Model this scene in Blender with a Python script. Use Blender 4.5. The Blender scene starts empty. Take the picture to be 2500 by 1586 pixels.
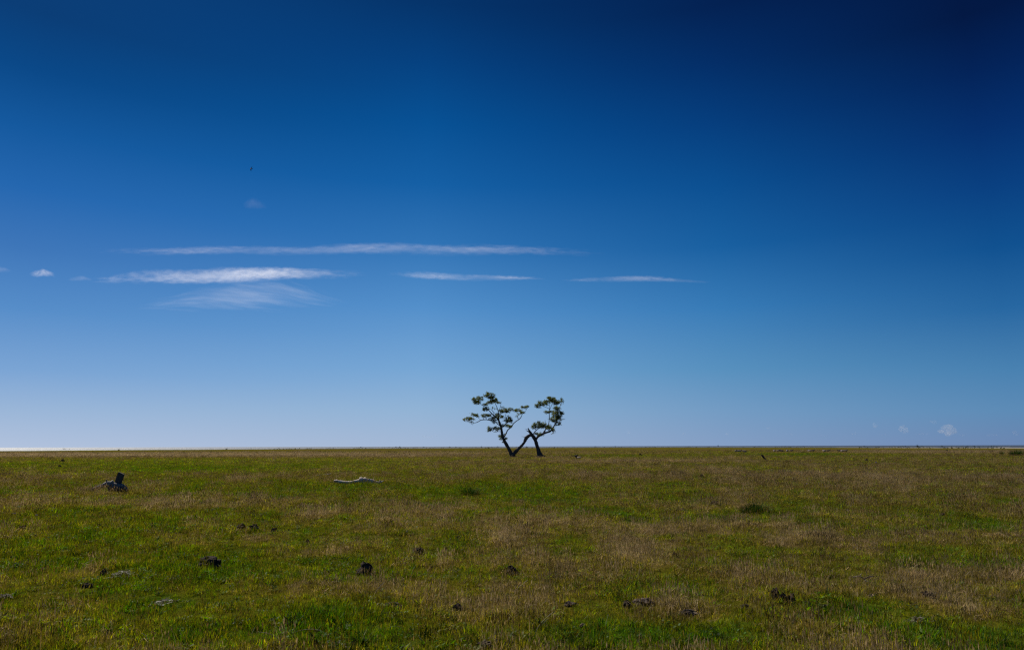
import bpy, bmesh, math, random
import numpy as np
from mathutils import Vector, Matrix

random.seed(7)
RNG = np.random.default_rng(11)
scene = bpy.context.scene
C = scene.collection

# ------------------------------------------------------------------ camera
W, H = 2500.0, 1586.0
FPX = 1667.0
EYE = 1.6
PITCH = math.atan(296.0 / FPX)
ROLL = math.radians(-0.1375)
cam_data = bpy.data.cameras.new("camera")
cam_data.sensor_width = 36.0
cam_data.lens = 36.0 * FPX / W
cam_data.clip_start = 0.1
cam_data.clip_end = 200000.0
cam = bpy.data.objects.new("camera", cam_data)
C.objects.link(cam)
CAM_M = (Matrix.Translation((0, 0, EYE)) @ Matrix.Rotation(math.pi / 2 + PITCH, 4, 'X')
         @ Matrix.Rotation(ROLL, 4, 'Z'))
cam.matrix_world = CAM_M
scene.camera = cam
CR = np.array(CAM_M.to_3x3())

# ------------------------------------------------------------------ sun and sky
SUN_AZ, SUN_EL = math.radians(-43.0), math.radians(44.0)
SUN_DIR = Vector((math.sin(SUN_AZ) * math.cos(SUN_EL), math.cos(SUN_AZ) * math.cos(SUN_EL), math.sin(SUN_EL)))
sun_data = bpy.data.lights.new("sun", 'SUN')
sun_data.energy = 5.0
sun_data.angle = math.radians(0.5)
sun_data.color = (1.0, 0.95, 0.86)
sun = bpy.data.objects.new("sun", sun_data)
C.objects.link(sun)
sun.rotation_mode = 'QUATERNION'
sun.rotation_quaternion = SUN_DIR.to_track_quat('Z', 'Y')

world = bpy.data.worlds.new("World")
scene.world = world
world.use_nodes = True
wt = world.node_tree
wt.nodes.clear()


def srgb(r, g, b):
    def f(c):
        c /= 255.0
        return c / 12.92 if c <= 0.04045 else ((c + 0.055) / 1.055) ** 2.4
    return (f(r), f(g), f(b), 1.0)


def N(t, typ, **kw):
    n = t.nodes.new(typ)
    for k, v in kw.items():
        setattr(n, k, v)
    return n


def L(t, a, b):
    t.links.new(a, b)


SKY_STRENGTH = 0.1
wo = N(wt, 'ShaderNodeOutputWorld')
bg = N(wt, 'ShaderNodeBackground')
bg.inputs['Strength'].default_value = SKY_STRENGTH
L(wt, bg.outputs[0], wo.inputs['Surface'])
nish = N(wt, 'ShaderNodeTexSky', sky_type='NISHITA')
nish.sun_disc = False
nish.sun_elevation = SUN_EL
nish.sun_rotation = SUN_AZ % (2 * math.pi)
nish.air_density = 1.0
nish.dust_density = 0.3
tc = N(wt, 'ShaderNodeTexCoord')
sep = N(wt, 'ShaderNodeSeparateXYZ')
L(wt, tc.outputs['Generated'], sep.inputs[0])


def wmath(op, a, b=None, c=None):
    n = N(wt, 'ShaderNodeMath', operation=op)
    for i, v in enumerate((a, b, c)):
        if v is None:
            continue
        if isinstance(v, (int, float)):
            n.inputs[i].default_value = v
        else:
            L(wt, v, n.inputs[i])
    return n.outputs[0]


hx = wmath('MULTIPLY', sep.outputs['X'], sep.outputs['X'])
hy = wmath('MULTIPLY', sep.outputs['Y'], sep.outputs['Y'])
hl = wmath('SQRT', wmath('ADD', wmath('ADD', hx, hy), 1e-6))
az = wmath('DIVIDE', sep.outputs['X'], hl)          # sine of the bearing: -1 left (towards the sun) .. 1 right
zc = wmath('MAXIMUM', sep.outputs['Z'], 0.0)
zr = wmath('MULTIPLY', zc, 1.0 / 0.6)               # ramps run from the horizon to sin(elevation) = 0.6

# deep polarised summer sky: colour by height, for three bearings
def sky_stops(bearing_px, table):
    """(image row, colour) pairs noted along one bearing -> (sine of elevation, colour) stops."""
    out = []
    for py, c in table:
        d = Vector(CR @ np.array([(bearing_px - W / 2) / FPX, (H / 2 - py) / FPX, -1.0])).normalized()
        k = max(0.0, 1 - abs(py - 640) / 420.0)       # a little thin haze in the middle of the sky
        c = (c[0] + 9 * k, c[1] + 1.5 * k, c[2] - 4 * k)
        out.append((max(0.0, d.z), c))
    out.sort()
    return [(0.0, out[0][1])] + [o for o in out if 0.003 < o[0] < 0.59] + [(0.6, out[-1][1])]


SKY_L = sky_stops(20, [(1088, (176, 193, 220)), (1000, (152, 181, 216)), (900, (118, 163, 213)), (750, (78, 139, 203)), (600, (52, 116, 188)), (450, (28, 101, 177)), (300, (12, 87, 158)), (150, (0, 70, 134)), (5, (0, 59, 117))])
SKY_C = sky_stops(1030, [(1088, (162, 182, 211)), (1000, (143, 178, 213)), (900, (114, 165, 213)), (750, (76, 142, 205)), (600, (39, 114, 185)), (450, (12, 94, 167)), (300, (0, 80, 149)), (150, (0, 64, 127)), (5, (0, 50, 105))])
SKY_M = sky_stops(1780, [(1088, (131, 157, 194)), (1000, (112, 154, 195)), (900, (83, 143, 191)), (750, (47, 121, 185)), (600, (14, 94, 164)), (450, (2, 78, 147)), (300, (0, 61, 126)), (150, (0, 45, 103)), (5, (0, 32, 82))])
SKY_R = sky_stops(2460, [(1088, (106, 133, 175)), (1000, (90, 138, 182)), (900, (68, 128, 178)), (750, (30, 101, 164)), (600, (4, 79, 147)), (450, (0, 62, 130)), (300, (0, 46, 109)), (150, (0, 33, 87)), (5, (0, 22, 66))])


def sky_ramp(stops):
    r = N(wt, 'ShaderNodeValToRGB')
    cr = r.color_ramp
    cr.interpolation = 'EASE' if False else 'LINEAR'
    cr.elements[0].position = 0.0
    cr.elements[0].color = srgb(*stops[0][1])
    cr.elements[1].position = 1.0
    cr.elements[1].color = srgb(*stops[-1][1])
    for z, c in stops[1:-1]:
        e = cr.elements.new(min(z / 0.6, 0.995))
        e.color = srgb(*c)
    L(wt, zr, r.inputs[0])
    return r.outputs['Color']


def wmix(f, a, b):
    n = N(wt, 'ShaderNodeMix', data_type='RGBA')
    n.clamp_factor = True
    if isinstance(f, float):
        n.inputs['Factor'].default_value = f
    else:
        L(wt, f, n.inputs['Factor'])
    L(wt, a, n.inputs[6])
    L(wt, b, n.inputs[7])
    return n.outputs[2]


def wsmooth(v, lo, hi):
    n = N(wt, 'ShaderNodeMapRange')
    n.interpolation_type = 'LINEAR'
    L(wt, v, n.inputs['Value'])
    n.inputs['From Min'].default_value = lo
    n.inputs['From Max'].default_value = hi
    return n.outputs['Result']


skyc = wmix(wsmooth(az, -0.60, -0.13), sky_ramp(SKY_L), sky_ramp(SKY_C))
skyc = wmix(wsmooth(az, -0.13, 0.30), skyc, sky_ramp(SKY_M))
skyc = wmix(wsmooth(az, 0.30, 0.59), skyc, sky_ramp(SKY_R))
gain = N(wt, 'ShaderNodeVectorMath', operation='SCALE')
L(wt, skyc, gain.inputs[0])
gain.inputs['Scale'].default_value = 1.0 / SKY_STRENGTH
skymix = wmix(0.008, gain.outputs[0], nish.outputs[0])
L(wt, skymix, bg.inputs['Color'])

vs = scene.view_settings
vs.view_transform = 'Standard'
vs.look = 'None'
vs.exposure = 0.0
vs.gamma = 1.0
vs.use_curve_mapping = False
cy = scene.cycles
cy.use_denoising = False
cy.max_bounces = 6
cy.diffuse_bounces = 2
cy.glossy_bounces = 2
cy.transmission_bounces = 3
cy.volume_bounces = 1
cy.transparent_max_bounces = 24
cy.sample_clamp_indirect = 4.0
cy.filter_width = 1.3


# ------------------------------------------------------------------ helpers
def tag(o, label=None, cat=None, group=None, kind=None):
    if label:
        o['label'] = label
    if cat:
        o['category'] = cat
    if group:
        o['group'] = group
    if kind:
        o['kind'] = kind
    return o


def mesh_obj(name, verts, faces, m=None, parent=None, smooth=True, loc=None):
    me = bpy.data.meshes.new(name)
    me.from_pydata([tuple(v) for v in verts], [], faces)
    if smooth:
        me.polygons.foreach_set('use_smooth', [True] * len(me.polygons))
    me.update()
    if m:
        me.materials.append(m)
    o = bpy.data.objects.new(name, me)
    C.objects.link(o)
    if parent:
        o.parent = parent
    if loc is not None:
        o.location = loc
    return o


def empty(name, loc, rz=0.0):
    o = bpy.data.objects.new(name, None)
    C.objects.link(o)
    o.location = loc
    o.rotation_euler = (0, 0, rz)
    o.empty_display_size = 0.2
    return o


def ray(px, py):
    d = CR @ np.array([(px - W / 2) / FPX, (H / 2 - py) / FPX, -1.0])
    return d


_perm = np.random.default_rng(3).random(65536)


def vnoise(x, y, seed=0):
    x = np.asarray(x, float); y = np.asarray(y, float)
    xi = np.floor(x).astype(np.int64); yi = np.floor(y).astype(np.int64)
    fx = x - xi; fy = y - yi
    fx = fx * fx * (3 - 2 * fx); fy = fy * fy * (3 - 2 * fy)

    def h(a, b):
        k = (a * 73856093) ^ (b * 19349663) ^ (seed * 83492791)
        k = (k ^ (k >> 13)) * 1274126177
        return _perm[(k ^ (k >> 16)) & 65535]
    v = (h(xi, yi) * (1 - fx) + h(xi + 1, yi) * fx) * (1 - fy) + (h(xi, yi + 1) * (1 - fx) + h(xi + 1, yi + 1) * fx) * fy
    return v * 2 - 1


def fbm(x, y, seed=0, oct=3):
    s = 0; a = 1.0; t = 0
    for i in range(oct):
        s = s + a * vnoise(x * 2 ** i + 17.3 * i, y * 2 ** i - 9.1 * i, seed + i)
        t += a
        a *= 0.5
    return s / t


def coast(theta):
    """Distance of the shore by bearing (0 = straight ahead, negative = left)."""
    d = np.degrees(theta)
    base = np.interp(d, [-180, -60, -37, -25, -12, 0, 14, 24, 31, 37, 60, 180],
                     [500, 430, 425, 500, 640, 760, 780, 640, 520, 445, 430, 500])
    return base * (1 + 0.05 * fbm(d * 0.4, d * 0 + 3, 5, 3) + 0.012 * fbm(d * 3.0, d * 0 + 8, 6, 2))


def terrain(x, y):
    r = np.hypot(x, y)
    amp = np.clip(r / 10.0, 0.3, 1.0)
    h = 0.05 * fbm(x / 4.5, y / 4.5, 21, 3) + 0.034 * vnoise(x / 0.5, y / 0.5, 31) * np.clip(60 / (r + 1), 0, 1)
    h = h * amp
    th = np.arctan2(x, y)
    rc = coast(th)
    h = h - np.clip((r - (rc - 12)) / 12.0, 0, 1.5) * 0.9
    return h


def tz(x, y):
    return float(terrain(np.array([x]), np.array([y]))[0])


def ground(px, py, dz=0.0):
    d = ray(px, py)
    t = -EYE / d[2]
    x, y = d[0] * t, d[1] * t
    for _ in range(6):
        z = tz(x, y)
        t = (z - EYE) / d[2]
        x, y = d[0] * t, d[1] * t
    return Vector((x, y, tz(x, y) + dz))


def project(x, y):
    """Image position of flat ground points, used only to lay the vegetation patches out."""
    rel = np.stack([x, y, np.full_like(x, -EYE)], -1) @ CR
    w = np.maximum(-rel[..., 2], 0.05)
    return W / 2 + rel[..., 0] / w * FPX, H / 2 - rel[..., 1] / w * FPX


PATCHES = [
    (600, 1110, 800, 5.5, .70), (100, 1112, 300, 6, .3), (1500, 1127, 350, 6, .30), (300, 1235, 380, 15, .42), (750, 1265, 190, 16, .36),
    (1700, 1300, 330, 30, .24), (1350, 1415, 240, 55, .18), (2200, 1180, 280, 18, .26),
    (1900, 1165, 240, 12, .22), (2300, 1104, 280, 3.5, .5), (1990, 1540, 260, 50, -.12), (2250, 1350, 220, 40, -.10), (1250, 1096, 4000, 4, .22),
    (400, 1142, 520, 16, -.40), (800, 1195, 440, 20, -.32), (1500, 1112, 340, 2.5, -.45), (1960, 1109, 170, 3.5, -.5),
    (820, 1545, 260, 42, -.52), (1600, 1562, 280, 36, -.36), (1300, 1212, 280, 20, -.30), (1850, 1252, 170, 14, -.36),
    (220, 1350, 340, 60, -.26), (150, 1510, 240, 70, -.22), (1400, 1252, 160, 12, -.3), (2430, 1550, 170, 50, -.25),
    (480, 1440, 240, 40, -.2), (2300, 1300, 200, 30, -.12), (2000, 1270, 200, 16, -.2), (2150, 1480, 180, 16, -.2),
]


def dryness(x, y):
    r = np.hypot(x, y)
    d = 0.41 + 0.19 * fbm(x / 6.0, y / 9.0, 41, 3) + 0.46 * fbm(x / 0.9, y / 0.9, 51, 3) * np.clip(40 / (r + 8), 0.2, 1)
    px, py = project(x, y)
    front = y > 1.0
    for cx, cy_, sx, sy, a in PATCHES:
        d = d + np.where(front, .8 * a * np.exp(-((px - cx) / sx) ** 2 - ((py - cy_) / sy) ** 2), 0)
    return np.clip(d, 0, 1)


# ------------------------------------------------------------------ materials
def new_mat(name):
    m = bpy.data.materials.new(name)
    m.use_nodes = True
    t = m.node_tree
    t.nodes.clear()
    out = N(t, 'ShaderNodeOutputMaterial')
    return m, t, out


def ramp(t, fac, stops):
    r = N(t, 'ShaderNodeValToRGB')
    e = r.color_ramp.elements
    e[0].position, e[0].color = stops[0][0], (*stops[0][1], 1)
    e[1].position, e[1].color = stops[-1][0], (*stops[-1][1], 1)
    for p, c in stops[1:-1]:
        k = e.new(p)
        k.color = (*c, 1)
    if fac is not None:
        L(t, fac, r.inputs[0])
    return r.outputs['Color']


def mth(t, op, a, b=None, clamp=False):
    n = N(t, 'ShaderNodeMath', operation=op)
    n.use_clamp = clamp
    for i, v in enumerate((a, b)):
        if v is None:
            continue
        if isinstance(v, (int, float)):
            n.inputs[i].default_value = v
        else:
            L(t, v, n.inputs[i])
    return n.outputs[0]


def noise(t, scale, detail=4, rough=0.55, coord=None, vec=None):
    n = N(t, 'ShaderNodeTexNoise')
    n.inputs['Scale'].default_value = scale
    n.inputs['Detail'].default_value = detail
    n.inputs['Roughness'].default_value = rough
    if vec is not None:
        L(t, vec, n.inputs['Vector'])
    else:
        c = N(t, 'ShaderNodeTexCoord')
        L(t, c.outputs[coord or 'Object'], n.inputs['Vector'])
    return n.outputs['Fac']


def simple_mat(name, stops, scale=8.0, rough=0.85, bump=0.4, spec=0.25, stretch=None, dist=0.02):
    m, t, out = new_mat(name)
    c = N(t, 'ShaderNodeTexCoord')
    vec = c.outputs['Object']
    if stretch:
        mp = N(t, 'ShaderNodeMapping')
        mp.inputs['Scale'].default_value = stretch
        L(t, vec, mp.inputs['Vector'])
        vec = mp.outputs[0]
    n1 = noise(t, scale, 6, 0.65, vec=vec)
    p = N(t, 'ShaderNodeBsdfPrincipled')
    L(t, ramp(t, n1, stops), p.inputs['Base Color'])
    p.inputs['Roughness'].default_value = rough
    p.inputs['Specular IOR Level'].default_value = spec
    if bump:
        b = N(t, 'ShaderNodeBump')
        b.inputs['Strength'].default_value = bump
        b.inputs['Distance'].default_value = dist
        L(t, noise(t, scale * 3, 5, 0.7, vec=vec), b.inputs['Height'])
        L(t, b.outputs[0], p.inputs['Normal'])
    L(t, p.outputs[0], out.inputs['Surface'])
    return m


# vegetation palette shared by the blades and the turf below them
VEG = [(0.0, (0.060, 0.138, 0.008)), (0.22, (0.156, 0.188, 0.013)), (0.45, (0.212, 0.188, 0.018)),
       (0.65, (0.220, 0.164, 0.032)), (0.82, (0.228, 0.150, 0.058)), (1.0, (0.430, 0.325, 0.180))]


def grass_mat(name, stops=VEG, trans=0.55, gloss=0.010, use_inst=True):
    m, t, out = new_mat(name)
    a_b = N(t, 'ShaderNodeAttribute', attribute_name='blade')
    f = a_b.outputs['Fac']
    if use_inst:
        a_d = N(t, 'ShaderNodeAttribute', attribute_name='dry', attribute_type='INSTANCER')
        f = mth(t, 'ADD', a_d.outputs['Fac'], mth(t, 'MULTIPLY', mth(t, 'SUBTRACT', f, 0.42), 0.85), clamp=True)
    col = ramp(t, f, stops)
    hsv = N(t, 'ShaderNodeHueSaturation')
    a_v = N(t, 'ShaderNodeAttribute', attribute_name='value')
    vv = a_v.outputs['Fac']
    if use_inst:
        a_i = N(t, 'ShaderNodeAttribute', attribute_name='vigour', attribute_type='INSTANCER')
        vv = mth(t, 'MULTIPLY', vv, a_i.outputs['Fac'])
    L(t, vv, hsv.inputs['Value'])
    L(t, col, hsv.inputs['Color'])
    col = hsv.outputs[0]
    d = N(t, 'ShaderNodeBsdfDiffuse')
    L(t, col, d.inputs['Color'])
    tr = N(t, 'ShaderNodeBsdfTranslucent')
    g2 = N(t, 'ShaderNodeHueSaturation')
    g2.inputs['Saturation'].default_value = 1.1
    g2.inputs['Value'].default_value = 1.15
    L(t, col, g2.inputs['Color'])
    L(t, g2.outputs[0], tr.inputs['Color'])
    mx = N(t, 'ShaderNodeMixShader')
    mx.inputs[0].default_value = trans
    L(t, d.outputs[0], mx.inputs[1])
    L(t, tr.outputs[0], mx.inputs[2])
    gl = N(t, 'ShaderNodeBsdfGlossy')
    gl.inputs['Roughness'].default_value = 0.5
    gl.inputs['Color'].default_value = (0.9, 0.9, 0.85, 1)
    mg = N(t, 'ShaderNodeMixShader')
    mg.inputs[0].default_value = gloss
    L(t, mx.outputs[0], mg.inputs[1])
    L(t, gl.outputs[0], mg.inputs[2])
    L(t, mg.outputs[0], out.inputs['Surface'])
    return m


M_GRASS = grass_mat("grass_blades")
M_TUSSOCK = grass_mat("tussock_blades", [(0.0, (0.012, 0.034, 0.005)), (0.6, (0.028, 0.062, 0.008)), (1.0, (0.06, 0.09, 0.016))], 0.3, 0.008, False)
M_STRAW = grass_mat("straw", [(0.0, (0.12, 0.085, 0.05)), (0.5, (0.21, 0.16, 0.10)), (1.0, (0.38, 0.31, 0.21))], 0.25, 0.06, False)
M_LEAF = grass_mat("tree_leaves", [(0.0, (0.035, 0.058, 0.010)), (0.5, (0.085, 0.110, 0.015)), (0.85, (0.19, 0.19, 0.024)), (1.0, (0.22, 0.12, 0.045))], 0.55, 0.03, False)
M_SHRUB = grass_mat("shrub_leaves", [(0.0, (0.012, 0.022, 0.008)), (1.0, (0.035, 0.05, 0.014))], 0.2, 0.03, False)

M_BARK = simple_mat("bark", [(0.25, (0.025, 0.020, 0.016)), (0.55, (0.060, 0.050, 0.042)), (0.8, (0.11, 0.095, 0.08))], 3.0, 0.9, 0.8, 0.2, (1, 1, 0.25), 0.06)
M_DEADWOOD = simple_mat("dead_bark", [(0.25, (0.035, 0.026, 0.020)), (0.55, (0.085, 0.062, 0.048)), (0.8, (0.20, 0.155, 0.125))], 3.0, 0.9, 0.8, 0.2, (1, 1, 0.4), 0.06)
M_SILVER = simple_mat("silvered_wood", [(0.34, (0.10, 0.062, 0.038)), (0.46, (0.42, 0.31, 0.22)), (0.58, (0.72, 0.58, 0.45)), (0.8, (0.82, 0.70, 0.58))], 6.0, 0.8, 0.7, 0.3, (0.6, 4, 4), 0.02)
M_GREYWOOD = simple_mat("grey_wood", [(0.3, (0.05, 0.04, 0.034)), (0.5, (0.16, 0.135, 0.115)), (0.72, (0.40, 0.36, 0.32))], 7.0, 0.85, 0.8, 0.3, (0.6, 4, 4), 0.02)
M_ROOT = simple_mat("root_wood", [(0.28, (0.03, 0.022, 0.018)), (0.5, (0.10, 0.075, 0.06)), (0.7, (0.24, 0.19, 0.16))], 9.0, 0.85, 0.8, 0.3, None, 0.02)
M_POST = simple_mat("tarred_post", [(0.3, (0.040, 0.036, 0.032)), (0.6, (0.075, 0.068, 0.062)), (0.85, (0.14, 0.125, 0.11))], 6.0, 0.8, 0.5, 0.15, (6, 6, 0.6), 0.01)
M_TAR = simple_mat("charred_wood", [(0.3, (0.010, 0.010, 0.011)), (0.8, (0.03, 0.028, 0.028))], 6.0, 0.9, 0.5, 0.15)
M_DUNG = simple_mat("dung", [(0.3, (0.020, 0.014, 0.010)), (0.55, (0.060, 0.040, 0.027)), (0.8, (0.17, 0.12, 0.085))], 18.0, 0.95, 0.9, 0.15, None, 0.02)
M_DRYDUNG = simple_mat("dry_dung", [(0.3, (0.02, 0.015, 0.011)), (0.5, (0.07, 0.05, 0.036)), (0.72, (0.26, 0.20, 0.15))], 18.0, 0.95, 0.9, 0.15, None, 0.02)
M_FLEECE = simple_mat("pale_fleece", [(0.3, (0.12, 0.095, 0.082)), (0.7, (0.26, 0.21, 0.185))], 12.0, 0.95, 0.6, 0.1, None, 0.04)
M_DARKFLEECE = simple_mat("dark_fleece", [(0.3, (0.06, 0.045, 0.035)), (0.7, (0.15, 0.11, 0.09))], 12.0, 0.95, 0.6, 0.1, None, 0.04)
M_FACE = simple_mat("sheep_face", [(0.3, (0.03, 0.025, 0.022)), (0.7, (0.07, 0.055, 0.05))], 20.0, 0.8, 0.2, 0.2)
M_BIRD = simple_mat("bird_plumage", [(0.3, (0.008, 0.008, 0.012)), (0.7, (0.02, 0.02, 0.026))], 20.0, 0.7, 0.2, 0.2)
M_PURPLE = simple_mat("purple_petal", [(0.3, (0.12, 0.06, 0.38)), (0.7, (0.24, 0.14, 0.60))], 40.0, 0.6, 0, 0.2)
M_YELLOW = simple_mat("yellow_petal", [(0.3, (0.62, 0.40, 0.01)), (0.7, (0.80, 0.58, 0.02))], 40.0, 0.6, 0, 0.2)
M_STEM = simple_mat("flower_stem", [(0.3, (0.04, 0.07, 0.012)), (0.7, (0.07, 0.10, 0.02))], 40.0, 0.7, 0, 0.2)
M_SAIL = simple_mat("sail_cloth", [(0.3, (0.25, 0.27, 0.31)), (0.7, (0.32, 0.34, 0.38))], 2.0, 0.8, 0, 0.2)
M_HULL = simple_mat("boat_hull", [(0.3, (0.10, 0.11, 0.13)), (0.7, (0.16, 0.17, 0.19))], 2.0, 0.5, 0, 0.4)
M_SAND = simple_mat("sand", [(0.3, (0.24, 0.215, 0.175)), (0.7, (0.36, 0.33, 0.28))], 0.08, 0.95, 0, 0.1)


def turf_mat():
    m, t, out = new_mat("meadow_turf")
    a = N(t, 'ShaderNodeAttribute', attribute_name='dry')
    c = N(t, 'ShaderNodeTexCoord')
    n1 = noise(t, 0.9, 6, 0.7, vec=c.outputs['Object'])
    n2 = noise(t, 9.0, 4, 0.7, vec=c.outputs['Object'])
    n3 = noise(t, 45.0, 3, 0.7, vec=c.outputs['Object'])
    f = mth(t, 'ADD', a.outputs['Fac'], mth(t, 'MULTIPLY', mth(t, 'SUBTRACT', n1, 0.5), 0.5))
    f = mth(t, 'ADD', f, mth(t, 'MULTIPLY', mth(t, 'SUBTRACT', n2, 0.5), 0.5), clamp=True)
    col = ramp(t, f, VEG)
    v = mth(t, 'ADD', mth(t, 'MULTIPLY', n3, 1.1), 0.02)
    v = mth(t, 'MULTIPLY', v, mth(t, 'ADD', mth(t, 'MULTIPLY', n2, 1.2), 0.2))
    h = N(t, 'ShaderNodeHueSaturation')
    L(t, col, h.inputs['Color'])
    L(t, v, h.inputs['Value'])
    p = N(t, 'ShaderNodeBsdfPrincipled')
    L(t, h.outputs[0], p.inputs['Base Color'])
    p.inputs['Roughness'].default_value = 0.95
    p.inputs['Specular IOR Level'].default_value = 0.0
    b = N(t, 'ShaderNodeBump')
    b.inputs['Strength'].default_value = 0.7
    b.inputs['Distance'].default_value = 0.05
    L(t, mth(t, 'ADD', n2, n3), b.inputs['Height'])
    L(t, b.outputs[0], p.inputs['Normal'])
    L(t, p.outputs[0], out.inputs['Surface'])
    return m


M_TURF = turf_mat()


def sea_mat():
    m, t, out = new_mat("sea_water")
    c = N(t, 'ShaderNodeTexCoord')
    mp = N(t, 'ShaderNodeMapping')
    mp.inputs['Scale'].default_value = (1.0, 0.35, 1.0)
    L(t, c.outputs['Object'], mp.inputs['Vector'])
    n1 = noise(t, 0.12, 4, 0.6, vec=mp.outputs[0])
    n2 = noise(t, 0.9, 3, 0.6, vec=mp.outputs[0])
    p = N(t, 'ShaderNodeBsdfPrincipled')
    p.inputs['Base Color'].default_value = (0.012, 0.030, 0.055, 1)
    p.inputs['Roughness'].default_value = 0.6
    p.inputs['IOR'].default_value = 1.5
    p.inputs['Specular IOR Level'].default_value = 1.0
    b = N(t, 'ShaderNodeBump')
    b.inputs['Strength'].default_value = 1.0
    b.inputs['Distance'].default_value = 3.0
    L(t, mth(t, 'ADD', n1, mth(t, 'MULTIPLY', n2, 0.35)), b.inputs['Height'])
    L(t, b.outputs[0], p.inputs['Normal'])
    L(t, p.outputs[0], out.inputs['Surface'])
    return m


M_SEA = sea_mat()

# ------------------------------------------------------------------ meadow, beach, sea
front = np.radians(np.arange(-52, 52.01, 0.25))
rear = np.radians(np.arange(56, 305, 4.0))
thetas = np.concatenate([front, rear])
rs = [0.0, 0.5, 1.2, 2.0, 2.6]
r = 3.0
while r < 60:
    rs.append(r)
    r *= 1.012 if r < 30 else 1.02
while r < 330:
    rs.append(r)
    r *= 1.03
rs = np.array(rs)
frac = np.concatenate([np.linspace(0, 1, 40)])           # last stretch follows the shore
T = len(thetas)
rc = coast(((thetas + np.pi) % (2 * np.pi)) - np.pi)
R_in = np.repeat(rs[:, None], T, 1)
R_out = rs[-1] + frac[None, 1:].T * (rc + 8 - rs[-1])[None, :]
R_all = np.concatenate([R_in, R_out], 0)
X = R_all * np.sin(thetas)[None, :]
Y = R_all * np.cos(thetas)[None, :]
Z = terrain(X, Y)
nr, nt = X.shape
idx = np.arange(nr * nt).reshape(nr, nt)
a = idx[:-1, :]; b = idx[1:, :]
a2 = np.roll(a, -1, 1); b2 = np.roll(b, -1, 1)
quads = np.stack([a, a2, b2, b], -1).reshape(-1, 4)
V = np.stack([X, Y, Z], -1).reshape(-1, 3)


def np_mesh(name, V, Q, m, smooth=True):
    me = bpy.data.meshes.new(name)
    V = np.asarray(V, np.float32); Q = np.asarray(Q, np.int32)
    k = Q.shape[1]
    me.vertices.add(len(V))
    me.vertices.foreach_set('co', V.ravel())
    me.loops.add(Q.size)
    me.loops.foreach_set('vertex_index', Q.ravel())
    me.polygons.add(len(Q))
    me.polygons.foreach_set('loop_start', np.arange(0, Q.size, k, dtype=np.int32))
    me.polygons.foreach_set('use_smooth', np.full(len(Q), smooth))
    me.update(calc_edges=True)
    if m:
        me.materials.append(m)
    return me


me = np_mesh("meadow", V, quads[:, ::-1], M_TURF)
at = me.attributes.new('dry', 'FLOAT', 'POINT')
at.data.foreach_set('value', dryness(V[:, 0], V[:, 1]).astype(np.float32))
meadow = bpy.data.objects.new("meadow_ground", me)
C.objects.link(meadow)
tag(meadow, "flat grazed salt meadow of green and brown turf", "meadow", kind='structure')

SEA_Z = -0.5
rad = [0, 100, 300, 600, 1000, 2000, 5000, 12000, 30000, 60000]
th = np.radians(np.arange(0, 360, 6))
sv = [(0, 0, SEA_Z)]
for q in rad[1:]:
    for tt in th:
        sv.append((q * math.sin(tt), q * math.cos(tt), SEA_Z))
sf = []
n = len(th)
for j in range(n):
    sf.append((0, 1 + (j + 1) % n, 1 + j))
for i in range(len(rad) - 2):
    for j in range(n):
        p0 = 1 + i * n + j; p1 = 1 + i * n + (j + 1) % n
        sf.append((p0, p1, p1 + n, p0 + n))
sea = mesh_obj("sea", sv, [f[::-1] for f in sf], M_SEA)
tag(sea, "open sea along the horizon, glittering white on the left", "sea", kind='structure')

# sand beach: low spit along the shore on the right
bv, bf = [], []
bth = np.radians(np.arange(13, 56, 0.25))
brc = coast(bth)
wob = 1 + 0.5 * vnoise(np.degrees(bth) * 1.7, bth * 0, 77)
wid = np.interp(np.degrees(bth), [13, 18, 24, 30, 37, 56], [0, 30, 150, 240, 300, 300]) * np.clip(wob, 0.2, 2)
for j, (tt, rr, ww) in enumerate(zip(bth, brc, wid)):
    for k, (dr, zz) in enumerate(((-12, -0.35), (0, -0.30), (ww * 0.5, -0.28), (ww * 0.9, -0.34), (ww + 2, -0.8))):
        bv.append(((rr + dr) * math.sin(tt), (rr + dr) * math.cos(tt), zz))
for j in range(len(bth) - 1):
    for k in range(4):
        p = j * 5 + k
        bf.append((p, p + 1, p + 6, p + 5))
beach = mesh_obj("beach", bv, bf, M_SAND)
tag(beach, "pale sand flat between the meadow and the dark sea on the right", "beach", kind='structure')


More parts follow.
